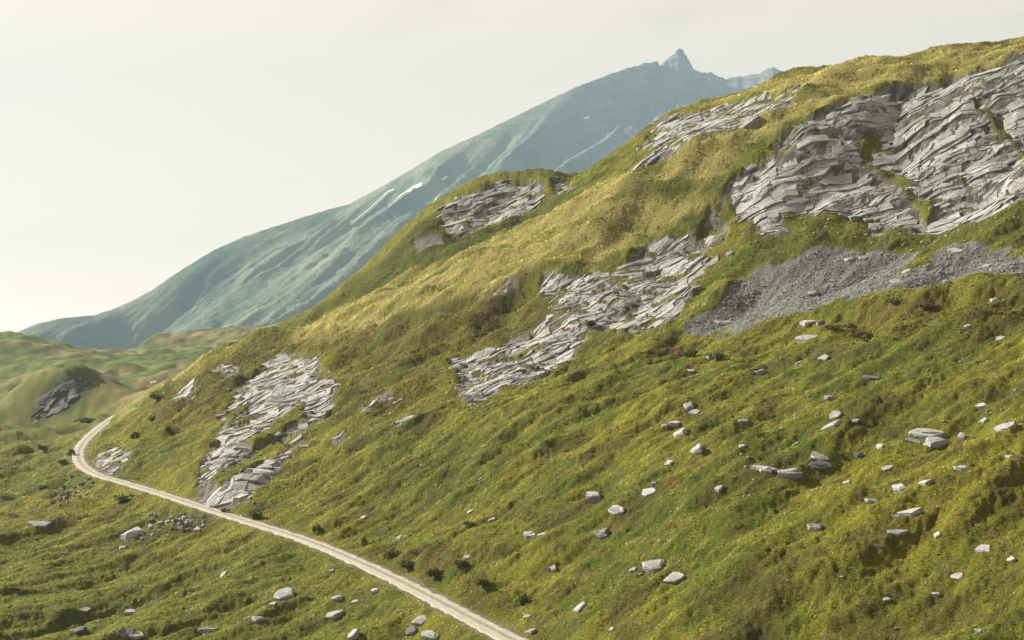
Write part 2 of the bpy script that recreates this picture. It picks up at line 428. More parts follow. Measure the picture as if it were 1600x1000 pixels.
# ------------------------------------------------------------------ materials
class N:
    """short-hand for building a node tree"""
    def __init__(self, name):
        self.m = bpy.data.materials.new(name); self.m.use_nodes = True
        self.t = self.m.node_tree; self.t.nodes.clear()
        self.o = self.t.nodes.new('ShaderNodeOutputMaterial')
    def n(self, kind, **kw):
        x = self.t.nodes.new('ShaderNode' + kind)
        for k, v in kw.items(): setattr(x, k, v)
        return x
    def l(self, a, b): self.t.links.new(a, b)
    def pos(self, scale=(1, 1, 1), rot=(0, 0, 0)):
        g = self.n('NewGeometry'); mp = self.n('Mapping')
        mp.inputs['Scale'].default_value = scale; mp.inputs['Rotation'].default_value = rot
        self.l(g.outputs['Position'], mp.inputs['Vector'])
        return mp.outputs['Vector']
    def noise(self, vec, scale, detail=4, rough=0.55, dist=0.0):
        x = self.n('TexNoise'); x.inputs['Scale'].default_value = scale; x.inputs['Detail'].default_value = detail
        x.inputs['Roughness'].default_value = rough; x.inputs['Distortion'].default_value = dist
        self.l(vec, x.inputs['Vector']); return x.outputs['Fac']
    def ramp(self, fac, stops):
        x = self.n('ValToRGB'); e = x.color_ramp.elements
        e[0].position, e[0].color = stops[0][0], tuple(stops[0][1]) + (1,)
        e[1].position, e[1].color = stops[-1][0], tuple(stops[-1][1]) + (1,)
        for p, c in stops[1:-1]:
            k = e.new(p); k.color = tuple(c) + (1,)
        self.l(fac, x.inputs['Fac']); return x.outputs['Color']
    def rng(self, fac, a, b, c=0.0, d=1.0):
        x = self.n('MapRange'); x.inputs[1].default_value = a; x.inputs[2].default_value = b; x.inputs[3].default_value = c; x.inputs[4].default_value = d
        self.l(fac, x.inputs[0]); return x.outputs[0]
    def mix(self, fac, a, b, mode='MIX'):
        x = self.n('MixRGB', blend_type=mode)
        for s, v in ((0, fac), (1, a), (2, b)):
            if isinstance(v, (int, float)): x.inputs[s].default_value = v
            elif isinstance(v, tuple): x.inputs[s].default_value = v + (1,)
            else: self.l(v, x.inputs[s])
        return x.outputs[0]
    def math(self, op, a, b=0.0):
        x = self.n('Math', operation=op)
        for s, v in ((0, a), (1, b)):
            if isinstance(v, (int, float)): x.inputs[s].default_value = v
            else: self.l(v, x.inputs[s])
        return x.outputs[0]
    def attr(self, name):
        a = self.n('Attribute'); a.attribute_name = name
        s = self.n('SeparateColor'); self.l(a.outputs['Color'], s.inputs[0])
        return s.outputs[0], s.outputs[1], s.outputs[2], a.outputs['Alpha']
    def bump(self, h, strength, dist, normal=None):
        b = self.n('Bump'); b.inputs['Strength'].default_value = strength; b.inputs['Distance'].default_value = dist
        self.l(h, b.inputs['Height'])
        if normal is not None: self.l(normal, b.inputs['Normal'])
        return b.outputs['Normal']
    def finish(self, color, normal=None, rough=0.9, spec=0.2):
        p = self.n('BsdfPrincipled')
        if isinstance(color, tuple): p.inputs['Base Color'].default_value = color + (1,)
        else: self.l(color, p.inputs['Base Color'])
        p.inputs['Roughness'].default_value = rough
        p.inputs['Specular IOR Level'].default_value = spec
        if normal is not None: self.l(normal, p.inputs['Normal'])
        self.l(p.outputs[0], self.o.inputs['Surface'])
        return p

FALL = math.atan2(0.46, 0.885)
LUSH = (0.097, 0.130, 0.016)
TURF = (0.195, 0.194, 0.022)
STRAW = (0.35, 0.312, 0.105)
HEATH = (0.105, 0.078, 0.026)

def ground_material():
    k = N('turf')
    at = k.n('Attribute'); at.attribute_name = 'albedo'
    fin = k.noise(k.pos((0.75, 1.0, 1.0), (0, 0, -FALL)), 4.5, 4, 0.75)
    v = k.rng(fin, 0.30, 0.70, 0.35, 1.35)
    cc_ = k.n('CombineColor'); [k.l(v, cc_.inputs[i]) for i in range(3)]
    c = k.mix(1.0, at.outputs['Color'], cc_.outputs[0], 'MULTIPLY')
    k.finish(c, k.bump(fin, 1.0, 0.38), 0.95, 0.06)
    return k.m

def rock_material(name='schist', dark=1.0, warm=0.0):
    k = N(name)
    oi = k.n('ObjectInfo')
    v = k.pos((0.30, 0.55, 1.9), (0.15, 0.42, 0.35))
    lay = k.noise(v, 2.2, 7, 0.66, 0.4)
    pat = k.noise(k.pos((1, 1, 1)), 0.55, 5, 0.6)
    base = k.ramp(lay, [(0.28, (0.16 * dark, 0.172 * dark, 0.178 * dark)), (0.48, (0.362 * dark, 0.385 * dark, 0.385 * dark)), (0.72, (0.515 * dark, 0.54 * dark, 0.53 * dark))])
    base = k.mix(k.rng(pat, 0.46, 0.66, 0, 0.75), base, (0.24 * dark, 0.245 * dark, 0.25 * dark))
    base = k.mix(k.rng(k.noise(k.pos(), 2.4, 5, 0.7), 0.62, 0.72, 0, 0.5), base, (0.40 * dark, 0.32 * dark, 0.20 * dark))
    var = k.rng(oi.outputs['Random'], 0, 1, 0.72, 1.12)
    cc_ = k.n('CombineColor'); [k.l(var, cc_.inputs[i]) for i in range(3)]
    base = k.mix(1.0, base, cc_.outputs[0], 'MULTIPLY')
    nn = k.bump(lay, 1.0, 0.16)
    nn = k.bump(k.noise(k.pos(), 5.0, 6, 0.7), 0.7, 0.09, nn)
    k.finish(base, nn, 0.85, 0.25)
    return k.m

def simple_noise_mat(name, a, b, scale=1.0, bump=0.05, rough=0.9):
    k = N(name)
    f = k.noise(k.pos(), scale, 5, 0.7)
    k.finish(k.mix(k.rng(f, 0.35, 0.65), a, b), k.bump(f, 0.8, bump), rough, 0.15)
    return k.m

def track_material():
    k = N('track_gravel')
    u_, v_, _, _ = k.attr('lane')
    f = k.noise(k.pos(), 1.3, 6, 0.75); g = k.noise(k.pos(), 6, 4, 0.7)
    c = k.mix(k.rng(f, 0.35, 0.66), (0.180, 0.180, 0.165), (0.295, 0.295, 0.275))
    c = k.mix(k.rng(g, 0.55, 0.72, 0, 0.5), c, (0.16, 0.152, 0.14))
    mid_ = k.math('ADD', k.math('MULTIPLY', u_, 1.0), k.math('MULTIPLY', k.math('SUBTRACT', f, 0.5), 2.2))
    c = k.mix(k.rng(mid_, 0.45, 0.75, 0, 0.85), c, (0.13, 0.12, 0.045))
    c = k.mix(k.rng(k.math('ADD', v_, k.math('MULTIPLY', k.math('SUBTRACT', f, 0.5), 1.8)), 0.6, 0.95, 0, 0.8), c, (0.16, 0.135, 0.065))
    k.finish(c, k.bump(g, 0.8, 0.06), 0.95, 0.1)
    return k.m

def mountain_material():
    k = N('mountain_ground')
    r_, _, _, _ = k.attr('zone')
    a = k.noise(k.pos((1 / 180, 1 / 520, 1 / 180), (0, 0, 0.28)), 1, 6, 0.6)
    b = k.noise(k.pos((1 / 60, 1 / 120, 1 / 32)), 1, 6, 0.68)
    c = k.mix(k.rng(a, 0.38, 0.62), (0.046, 0.074, 0.052), (0.140, 0.155, 0.110))
    rk = k.mix(k.rng(b, 0.36, 0.64), (0.045, 0.052, 0.06), (0.14, 0.148, 0.155))
    c = k.mix(k.rng(k.math('ADD', r_, k.math('MULTIPLY', k.math('SUBTRACT', b, 0.5), 1.2)), 0.3, 0.7), c, rk)
    k.finish(c, k.bump(b, 0.9, 20.0), 0.95, 0.05)
    return k.m

M_TURF = ground_material()
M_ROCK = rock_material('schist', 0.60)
M_ROCK_DARK = rock_material('weathered_shaded_schist', 0.24)  # weathered rocks' own dark tone; on the ravine bank it paints in shade
M_TRACK = track_material()
M_MOUNT = mountain_material()

def lerp3(a, b, t):
    return a + (np.asarray(b) - a) * np.clip(t, 0, 1)[..., None]
n_big = fbm(GX / 26, GY / 26, 201, 3); n_med = fbm(fa / 6.0, ca / 3.6, 203, 4, 0.6) * (1 - up) + fbm(ka / 7.0, kb / 3.0, 204, 4, 0.6) * up; n_fin = fbm(GX / 1.3, GY / 1.3, 207, 3, 0.65)
n_sp = fbm(fa / 2.3, ca / 1.8, 209, 3, 0.65)
ALB = np.empty(GX.shape + (3,)); ALB[:] = LUSH
ALB = lerp3(ALB, TURF, sstep(-0.35, 0.35, n_big * 0.8 + n_med * 0.5 + 0.05))
ALB = lerp3(ALB, (0.125, 0.155, 0.024), lush * 0.75)
ALB = lerp3(ALB, (0.25, 0.228, 0.055), sstep(0.10, 0.55, n_sp) * 0.6)          # yellowed tufts
ALB = lerp3(ALB, (0.062, 0.042, 0.014), sstep(0.12, 0.5, -n_sp + n_med * 0.4) * 0.55 * (1 - 0.8 * dry))   # brown bilberry mats
n_band = fbm(ka / 24.0, kb / 3.6, 205, 3, 0.55)
n_bil = fbm(GX / 7.0, GY / 9.0, 221, 4, 0.6)
ALB = lerp3(ALB, (0.085, 0.078, 0.022), sstep(0.08, 0.42, n_bil + 0.25 * n_sp) * 0.72 * (1 - 0.7 * lush) * (1 - 0.7 * dry))
ALB = lerp3(ALB, STRAW, sstep(0.10, 0.95, dry * 0.78 + n_med * 0.45 + n_sp * 0.25 + n_band * 1.0 * dry) * 0.95)
ALB = lerp3(ALB, HEATH, sstep(0.15, 1.0, heath * 0.62 + n_sp * 0.7 + n_med * 0.35) * 0.85)
gully_shade = np.maximum(zone([(470, 492), (600, 402), (690, 322), (702, 372), (760, 364), (845, 330), (885, 302), (900, 308), (800, 362), (700, 408), (560, 468)], 2, 1.5, first=318),
                   0.6 * zone([(1160, 400), (1250, 378), (1400, 378), (1600, 335), (1600, 380), (1420, 392), (1240, 410), (1150, 440)], 1.5, 1.0))
ALB = lerp3(ALB, (0.075, 0.090, 0.014), gully_shade * 0.8)  # shade on the rear spur's lower face painted in as dark green
russet = np.maximum.reduce([zone(z_, 0.7, 0.4) for z_ in (
    [(1445, 698), (1490, 694), (1495, 708), (1450, 712)], [(1040, 752), (1070, 748), (1072, 765), (1045, 768)], [(1330, 618), (1370, 615), (1372, 630), (1335, 633)],
    [(935, 810), (975, 806), (978, 816), (940, 820)], [(640, 850), (680, 852), (678, 862), (640, 860)])])
ALB = lerp3(ALB, (0.19, 0.09, 0.03), russet * sstep(-0.3, 0.3, n_fin) * 0.55)
FARG = np.empty(GX.shape + (3,)); FARG[:] = (0.075, 0.105, 0.026)
FARG = lerp3(FARG, (0.16, 0.135, 0.06), sstep(0.0, 0.5, fbm(GX / 30, GY / 55, 211, 4, 0.6) + dry * 0.55) * 0.85)
FARG = FARG * (1 + 0.9 * fbm(GX / 9, GY / 15, 215, 3, 0.6))[..., None]
FARG = lerp3(FARG, (0.050, 0.053, 0.045), zone(RAVINE_OUT, 4, 1.5, first=470) * 0.92)  # shade of the ravine bank painted into the ground as dark grey
ALB = lerp3(ALB, FARG, far)
rk_n = fbm(fa / 2.2, ca / 1.1, 213, 3, 0.6)
RCK = lerp3(np.full(GX.shape + (3,), 0.07), (0.19, 0.185, 0.17), sstep(-0.4, 0.4, rk_n))
RCK = lerp3(RCK, (0.07, 0.064, 0.017), sstep(0.15, 0.40, n_med) * 0.7)
ALB = lerp3(ALB, RCK, sstep(0.42, 0.62, rock + n_fin * 0.5))
SCR = lerp3(np.full(GX.shape + (3,), 0.082), (0.155, 0.168, 0.165), sstep(-0.5, 0.5, n_fin * 0.6 + fbm(kb / 6.0, ka / 0.9, 217, 3) * 0.8))
ALB = lerp3(ALB, SCR, sstep(0.30, 0.75, scree + (n_med * 0.7 + n_fin * 0.3) * sstep(0.0, 0.3, scree)))
ALB = lerp3(ALB, (0.18, 0.155, 0.10), sstep(0.4, 0.7, bare + n_fin * 0.5) * 0.8)

GRD = ALB * (1 - 0.36 * (1 - far) * (1 - sstep(0.3, 0.6, rock)) * (1 - sstep(0.3, 0.6, scree)) * (1 - 0.5 * bare))[..., None]     # brown thatch and soil under the blades, darkened to stand in for shade between tufts

# ------------------------------------------------------------------ terrain, track, mountains
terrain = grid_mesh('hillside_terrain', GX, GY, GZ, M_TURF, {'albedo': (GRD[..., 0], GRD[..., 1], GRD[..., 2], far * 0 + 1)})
tag(terrain, 'grassy alpine hillside and hummocky valley behind it', kind='structure')

# track: a worn cross-section swept along its centre line
RS = catmull(RP, 40)
tan = np.gradient(RS[:, :2], axis=0); tan /= np.linalg.norm(tan, axis=1)[:, None]
nrm = np.stack([-tan[:, 1], tan[:, 0]], -1)
us = np.array([-1.0, -0.86, -0.62, -0.40, -0.15, 0.15, 0.40, 0.62, 0.86, 1.0])
zs = np.array([-0.12, 0.03, 0.00, 0.00, 0.05, 0.05, 0.0, 0.0, 0.03, -0.12])
arc = np.concatenate([[0], np.cumsum(np.hypot(*np.diff(RS[:, :2], axis=0).T))])
wl = 1.32 + 0.55 * noise(arc / 3.1, arc * 0, 5) + 0.3 * noise(arc / 0.9, arc * 0, 6)
wr = 1.32 + 0.55 * noise(arc / 2.7, arc * 0 + 9, 7) + 0.3 * noise(arc / 0.8, arc * 0, 8)
half = np.where(us[None] < 0, wl[:, None], wr[:, None])
TX = RS[:, 0:1] + nrm[:, 0:1] * us[None] * half; TY = RS[:, 1:2] + nrm[:, 1:2] * us[None] * half
TZ = RS[:, 2:3] + 0.02 + zs[None] + noise(TX / 0.7, TY / 0.7, 14) * 0.05
road = grid_mesh('track', TX, TY, TZ, M_TRACK, {'lane': (np.exp(-(us[None] / 0.27) ** 2) * np.ones_like(TX), np.abs(us[None]) ** 6 * np.ones_like(TX), 0 * TX, 0 * TX)})
tag(road, 'pale gravel track winding along the foot of the slope', kind='structure')

# far mountain: surface lofted between surveyed lines
def loft(lines, nc, seg, x0, x1, dens=None):
    t = np.linspace(0, 1, nc) if dens is None else dens
    px = x0 + (x1 - x0) * t
    R = []
    for L in lines:
        a = np.array(L, float)
        R.append(np.stack([(px - 800) / F * np.interp(px, a[:, 0], a[:, 2]), np.interp(px, a[:, 0], a[:, 2]), (500 - np.interp(px, a[:, 0], a[:, 1])) / F * np.interp(px, a[:, 0], a[:, 2])], -1))
    o = []; s = []
    for k in range(len(R) - 1):
        for q in range(seg[k]):
            f = q / seg[k]
            o.append(R[k] * (1 - f) + R[k + 1] * f); s.append(np.full(nc, k + f))
    o.append(R[-1]); s.append(np.full(nc, len(R) - 1.0))
    return np.array(o), np.array(s)
CR = [(-80, 545, 1600), (20, 522, 1680), (60, 505, 1700), (100, 497, 1720), (150, 492, 1760), (190, 478, 1800), (235, 455, 1840), (280, 424, 1890), (330, 393, 1950), (380, 370, 2010), (410, 360, 2040),
      (450, 347, 2090), (500, 331, 2150), (545, 319, 2200), (600, 290, 2260), (640, 266, 2310), (690, 236, 2370), (760, 204, 2460), (820, 174, 2540), (900, 136, 2640), (960, 113, 2720),
      (1000, 101, 2770), (1028, 95, 2800), (1031, 103, 2802), (1042, 92, 2820), (1056, 81, 2835), (1060, 77, 2838), (1067, 78, 2842), (1069, 83, 2844), (1076, 91, 2850), (1080, 100, 2856), (1083, 108, 2860),
      (1092, 112, 2875), (1106, 115, 2890), (1113, 113, 2900), (1122, 119, 2915), (1136, 124, 2930), (1170, 140, 2960), (1300, 190, 3100), (1450, 260, 3200)]
BK = [(x, y + (60 if x < 700 else 110), d + 230) for x, y, d in CR]
BN = [(-80, 570, 1500), (20, 552, 1560), (100, 530, 1590), (190, 522, 1620), (280, 480, 1680), (380, 430, 1760), (450, 395, 1830), (545, 345, 1940), (620, 298, 2030), (700, 278, 2100), (760, 268, 2150),
      (820, 262, 2200), (900, 215, 2420), (1000, 175, 2600), (1060, 150, 2680), (1130, 170, 2760), (1300, 230, 2900), (1450, 290, 3000)]
UP = [(x, y * 0.5 + np.interp(x, [q[0] for q in BN], [q[1] for q in BN]) * 0.5 - 6, d * 0.5 + np.interp(x, [q[0] for q in BN], [q[2] for q in BN]) * 0.5) for x, y, d in CR]
LW = [(-80, 600, 1380), (100, 565, 1420), (200, 552, 1440), (300, 528, 1480), (400, 495, 1520), (500, 450, 1580), (600, 395, 1660), (700, 345, 1760), (800, 310, 1860), (900, 290, 1980), (1060, 250, 2200), (1300, 290, 2400), (1450, 340, 2500)]
FT = [(-80, 660, 1260), (200, 620, 1290), (400, 590, 1330), (600, 545, 1400), (800, 480, 1500), (1000, 430, 1650), (1450, 470, 1900)]
FO = [(x, y + 160, d - 200) for x, y, d in FT]
dens = np.interp(np.linspace(0, 1, 560), [0, 0.62, 0.88, 1], [0, (1000 + 80) / 1380, (1140 + 80) / 1380, 1])
MK = 2.0
MV, MS = loft([BK, CR, UP, BN, LW, FT, FO], 560, [14, 44, 44, 60, 40, 12], -80, 1300, dens)
mx_, my_, mz_ = MV[..., 0], MV[..., 1], MV[..., 2]     # worked out at half size, built at full size below
u_ = mx_ * 0.962 - my_ * 0.273
v_ = mx_ * 0.273 + my_ * 0.962
off = np.clip(np.abs(MS - 1.0), 0, 1) ** 1.4
wob = fbm(mx_ / 500, my_ / 500, 71, 2) * 70
rib = -np.abs(noise((u_ + wob) / 105, v_ / 2200, 72)) * 62 - np.abs(noise((u_ + wob * 0.7) / 38, v_ / 1100, 73)) * 20 - np.abs(noise(u_ / 14, v_ / 500, 77)) * 6
crag = sstep(900, 1050, (mx_ / my_ * F + 800))
rough = fbm(mx_ / 40, my_ / 60, 74, 4) * 3.5 + fbm(mx_ / 16, mz_ / 10, 75, 3) * (1.6 + 7 * crag)
mz_ = mz_ + off * (rib * (1 - 0.55 * crag) + rough - 3) + (1 - off) * (noise(mx_ / 16, my_ / 16, 76) * (1.0 + 3.0 * crag) + noise(mx_ / 4.5, my_ / 30, 78) * 2.6 * crag)
rockm = np.clip(sstep(820, 1010, mx_ / my_ * F + 800) * (1.0 - 0.5 * sstep(2.4, 3.6, MS)) + 0.25 * sstep(150, 330, mz_), 0, 1)
mountain = grid_mesh('mountain', mx_ * MK, my_ * MK, mz_ * MK, M_MOUNT, {'zone': (rockm, rockm, rockm, rockm)})
tag(mountain, 'hazy blue mountain with a pointed rocky peak and ribbed flank', kind='structure')
R2 = [(1040, 150, 3400), (1100, 140, 3420), (1130, 126, 3440), (1140, 122, 3450), (1152, 119, 3455), (1160, 120, 3460), (1172, 116, 3465), (1186, 115, 3470), (1196, 109, 3475), (1209, 104, 3480), (1213, 107, 3480), (1222, 111, 3480),
      (1232, 110, 3480), (1240, 107, 3480), (1246, 110, 3480), (1300, 130, 3480), (1450, 180, 3480)]
R2 = [(x, y, d - 560) for x, y, d in R2]
B2 = [(x, y + 120, d + 250) for x, y, d in R2]
F2 = [(x, y + 60, d - 250) for x, y, d in R2]
G2 = [(x, y + 260, d - 600) for x, y, d in R2]
KV, KS = loft([B2, R2, F2, G2], 200, [8, 30, 14], 1040, 1450)
kz = KV[..., 2] + np.clip(np.abs(KS - 1), 0, 1) * (fbm(KV[..., 0] / 40, KV[..., 1] / 60, 81, 4) * 22) + noise(KV[..., 0] / 12, KV[..., 1] / 12, 82) * 3
ridge2 = grid_mesh('mountain_ridge', KV[..., 0] * MK, KV[..., 1] * MK, kz * MK, M_MOUNT, {'zone': (np.ones_like(kz),) * 4})
tag(ridge2, 'distant jagged rocky ridge right of the pointed peak', kind='structure')

# broad valley floor under everything, out to the horizon
gx, gy = np.meshgrid(np.linspace(-3400, 3400, 60), np.linspace(-600, 6700, 60))
gz = -520 + fbm(gx / 1500, gy / 1500, 99, 3) * 60
ground = grid_mesh('ground', gx, gy, gz, simple_noise_mat('valley_floor', (0.09, 0.10, 0.04), (0.15, 0.14, 0.06), 0.01, 1.0))
tag(ground, 'low valley floor reaching to the horizon', kind='structure')

# haze
def haze_box():
    bm = bmesh.new()
    bmesh.ops.create_cube(bm, size=1)
    for v in bm.verts:
        v.co = (v.co.x * 7000, 3050 + v.co.y * 7500, -600 + (v.co.z + 0.5) * (600 + 1200))
    me = bpy.data.meshes.new('haze'); bm.to_mesh(me); bm.free()
    k = N('haze_air')
    pv = k.n('VolumePrincipled')
    pv.inputs['Color'].default_value = HAZE_COLOR
    pv.inputs['Density'].default_value = HAZE_DENSITY
    pv.inputs['Density Attribute'].default_value = ''
    pv.inputs['Anisotropy'].default_value = 0.0
    k.l(pv.outputs[0], k.o.inputs['Volume'])
    k.m.cycles.homogeneous_volume = True
    me.materials.append(k.m)
    ob = bpy.data.objects.new('haze', me); COL.objects.link(ob)
    tag(ob, 'thin blue mountain haze filling the air', kind='stuff')
haze_box()
#--DETAILS--
# ------------------------------------------------------------------ mesh helpers for the things on the hill
def mesh_obj(name, verts, faces, mat, parent=None, smooth=False):
    me = bpy.data.meshes.new(name)
    me.from_pydata([tuple(v) for v in verts], [], faces)
    if smooth:
        me.polygons.foreach_set('use_smooth', [True] * len(me.polygons))
    me.materials.append(mat)
    ob = bpy.data.objects.new(name, me)
    if parent is not None:
        ob.parent = parent
    COL.objects.link(ob)
    return ob

def tri_mesh(name, verts, tris, mat, cols_=None):
    """big joined mesh from arrays"""
    me = bpy.data.meshes.new(name)
    verts = np.asarray(verts, np.float32); tris = np.asarray(tris, np.int32)
    me.vertices.add(len(verts)); me.vertices.foreach_set('co', verts.ravel())
    me.loops.add(tris.size); me.loops.foreach_set('vertex_index', tris.ravel())
    me.polygons.add(len(tris)); me.polygons.foreach_set('loop_start', np.arange(0, tris.size, 3, dtype=np.int32))
    me.update(calc_edges=True)
    if cols_ is not None:
        at = me.attributes.new('albedo', 'FLOAT_COLOR', 'POINT')
        at.data.foreach_set('color', np.asarray(cols_, np.float32).ravel())
    me.materials.append(mat)
    ob = bpy.data.objects.new(name, me); COL.objects.link(ob)
    return ob

def empty(name, loc):
    o = bpy.data.objects.new(name, None); o.location = loc; o.empty_display_size = 0.5
    COL.objects.link(o); return o

# ------------------------------------------------------------------ fractured outcrops: every slab a piece of its own
def outcrop(name, label, poly_px, ang, size, seed, holes=(), relief=0.8, keep=0.9, mat=None, first=84, max_parts=300, cat='outcrop', shear=0.18, shingle=0.07, plane=False, lift=0.0, fringe=3.0):
    mat = mat or M_ROCK
    r = np.random.default_rng(seed)
    P3 = np.array([hit(px, py, first=first) for px, py in poly_px])
    cen = P3.mean(0)
    vt = np.linalg.svd(P3 - cen)[2]
    nrm_ = vt[2] * (1 if vt[2][2] > 0 else -1)
    e1 = np.array([math.cos(math.radians(ang)), 0, math.sin(math.radians(ang))])      # bedding direction within the face
    e1 = e1 - nrm_ * e1.dot(nrm_); e1 /= np.linalg.norm(e1)
    e2 = np.cross(nrm_, e1)
    a, b = size
    def flat(p3):
        return np.stack([(p3 - cen) @ e1, (p3 - cen) @ e2], -1)
    uv = flat(P3)
    hz = [flat(np.array([hit(px, py, first=first) for px, py in h])) for h in holes]
    # bedding: wavy continuous beds of uneven thickness, each cut by slanting cross joints
    lo, hi = uv.min(0) - (a, b), uv.max(0) + (a, b)
    beds = [lo[1]]
    while beds[-1] < hi[1]:
        beds.append(beds[-1] + b * float(np.clip(math.exp(r.normal(-0.1, 0.5)), 0.35, 2.0)))
    cells = []; bedh = 0.0; crack = []
    for k in range(len(beds) - 1):
        th = beds[k + 1] - beds[k]
        bedh = bedh * 0.6 + r.normal(0, 0.045) * relief
        fld = 0.75 + 0.9 * float(sstep(-0.4, 0.4, noise(np.array(k * 0.37), np.array(seed * 1.7), seed)))
        u = lo[0] - r.uniform(0, a); sl = r.normal(shear, 0.35)
        while u < hi[0]:
            L = a * fld * float(np.clip(math.exp(r.normal(-0.1, 0.5)), 0.3, 1.7)) * (0.6 + 0.4 * min(1.5, th / b))
            sl2 = r.normal(shear, 0.55)
            nu = 3 if L > 1.2 else 2
            bot = [(u + L * f, beds[k]) for f in np.linspace(0, 1, nu)]
            top_ = [(u + sl * th + (L + (sl2 - sl) * th) * f, beds[k + 1]) for f in np.linspace(1, 0, nu)]
            cells.append((np.array(bot + top_), bedh, th, k)); sl = sl2; u += L
    def bend(p):
        q = p.copy()
        q[:, 1] += fbm(p[:, 0] / (a * 2.6), p[:, 1] / (b * 6), seed + 2, 3) * b * 1.5 + noise(p[:, 0] / (a * 0.45), p[:, 1] / (b * 0.9), seed + 4) * b * 0.34
        q[:, 0] += noise(p[:, 0] / (a * 0.8), p[:, 1] / (b * 1.3), seed + 6) * a * 0.16
        return q
    cells = [(bend(c), h_, t_, k_) for c, h_, t_, k_ in cells]
    fl = np.array([c.mean(0) for c, _, _, _ in cells]); su, sv = fl[:, 0], fl[:, 1]
    ins = poly_sd(su, sv, [tuple(p) for p in uv]) + fbm(su / 3.0, sv / 2.0, seed, 3) * 1.5
    for h in hz:
        ins = np.minimum(ins, -poly_sd(su, sv, [tuple(p) for p in h]) + fbm(su / 1.5, sv / 1.5, seed + 3, 2) * 0.8)
    w_s = cen + e1 * su[:, None] + e2 * sv[:, None]
    grown = lerp_grid(veg, rows, cols, w_s[:, 1], w_s[:, 0] / w_s[:, 1])
    step = fbm(su / (a * 1.6), sv / (b * 2.4), seed + 8, 2) * relief * 0.24
    root = empty(name, tuple(cen))
    tag(root, label, cat)
    pieces = []; UVH = []
    for i in np.nonzero(ins > -fringe)[0]:
        prob = keep if grown[i] < 0.5 else keep * 0.10
        prob *= 0.55 + 0.45 * min(1, ins[i] / 1.2) if ins[i] > 0 else 0.22 * (1 + ins[i] / fringe)
        if r.random() > prob: continue
        pl, h_, th, _k = cells[i]; ctr = fl[i]
        pl = pl + r.normal(0, 0.035 * b, pl.shape)
        ext = np.maximum(np.abs(pl - ctr).max(0), 1e-3)
        gap = r.uniform(0.008, 0.05)
        pl = ctr + (pl - ctr) * (1 - np.minimum(gap / ext, 0.3))
        h0 = lift + h_ + step[i] + r.normal(0.02, 0.03) + (r.uniform(0.06, 0.2) if r.random() < 0.04 else 0) - 0.45 * max(0.0, 1 - max(ins[i], 0) / 1.2) + (0.30 if ins[i] < 0 else 0)
        tv = r.normal(-0.02, shingle * 0.5); tu = r.normal(0, 0.02)
        def top(p):
            return h0 + (p[:, 1] - ctr[1]) * tv + (p[:, 0] - ctr[0]) * tu
        m_ = len(pl)
        bev = min(0.06, 0.12 * ext.min()); inn = ctr + (pl - ctr) * (1 - np.minimum(bev * r.uniform(0.8, 1.8, (m_, 1)) / ext, 0.4))
        tp = top(pl)
        rough = 0.03 * min(1.0, ext.min())
        blk = np.concatenate([np.column_stack([pl, np.minimum(tp - 0.6, -0.9 - 0.5 * relief)]), np.column_stack([pl, tp - bev]),
                              np.column_stack([inn, top(inn) + r.normal(0, rough, m_)]), np.column_stack([ctr[None], top(ctr[None]) + r.normal(0.01, rough)])])
        Fc = []
        for t in range(m_):
            t2 = (t + 1) % m_
            Fc += [(t, t2, m_ + t2, m_ + t), (m_ + t, m_ + t2, 2 * m_ + t2, 2 * m_ + t), (2 * m_ + t, 2 * m_ + t2, 3 * m_)]
        pieces.append([ext[0] * ext[1], len(UVH), len(blk), Fc]); UVH.append(blk)
    if not pieces: return 0
    al = np.concatenate(UVH)
    w3 = cen + e1 * al[:, 0:1] + e2 * al[:, 1:2]
    if not plane:
        w3[:, 2] = lerp_grid(RB, rows, cols, w3[:, 1], w3[:, 0] / w3[:, 1]) if first < 400 else height(w3[:, 0], w3[:, 1])
    w3 = w3 + nrm_ * al[:, 2:3] - cen
    st = np.concatenate([[0], np.cumsum([len(x) for x in UVH])])
    pieces.sort(key=lambda x: -x[0])
    for ar, i, ln, Fc in pieces[:max_parts]:
        mesh_obj('rock_slab', w3[st[i]:st[i + 1]], Fc, mat, root)
    rest = pieces[max_parts:]
    if rest:
        VV = []; FF = []
        for ar, i, ln, Fc in rest:
            o = len(VV); VV += list(w3[st[i]:st[i + 1]]); FF += [tuple(x + o for x in f) for f in Fc]
        tag(mesh_obj('rock_chips', VV, FF, mat, root), kind='stuff')
    return len(pieces)

outcrop('rock_cliff', 'broad pale grey fractured cliff below the summit grass at upper right', CLIFF, 17, (2.3, 1.1), 11, CLIFF_HOLES, relief=1.5, keep=0.96, cat='cliff')
outcrop('rock_outcrop', 'long grey slab outcrop on the rear spur just under the skyline', RIDGE_OUT, 32, (2.5, 1.1), 12, relief=0.9, keep=0.95)
outcrop('rock_outcrop', 'grey domed outcrop with a grass cap on the rear spur skyline', BACK_OUT, 24, (2.8, 0.95), 13, relief=0.8, keep=0.96)
outcrop('rock_outcrop', 'small grey outcrop in the notch beside the domed outcrop', NOTCH_OUT, 35, (2.2, 1.0), 14, relief=0.6)
outcrop('rock_outcrop', 'layered grey outcrop between the straw crest and the scree', MID_OUT, 31, (1.9, 0.8), 15, relief=0.8, keep=0.9)
outcrop('rock_outcrop', 'narrow slanting outcrop of thin slabs above the middle turf slope', LOW_OUT, 27, (1.9, 0.75), 16, relief=0.6, keep=0.72)
outcrop('rock_outcrop', 'tiny split outcrop alone in the brown heath', SPLIT_OUT, 28, (1.6, 0.6), 17, relief=0.4)
outcrop('rock_outcrop', 'tall slanting pale slab outcrop rising from the track edge', LEFT_OUT, 36, (2.6, 1.0), 18, LEFT_HOLES, relief=0.6, keep=0.9)
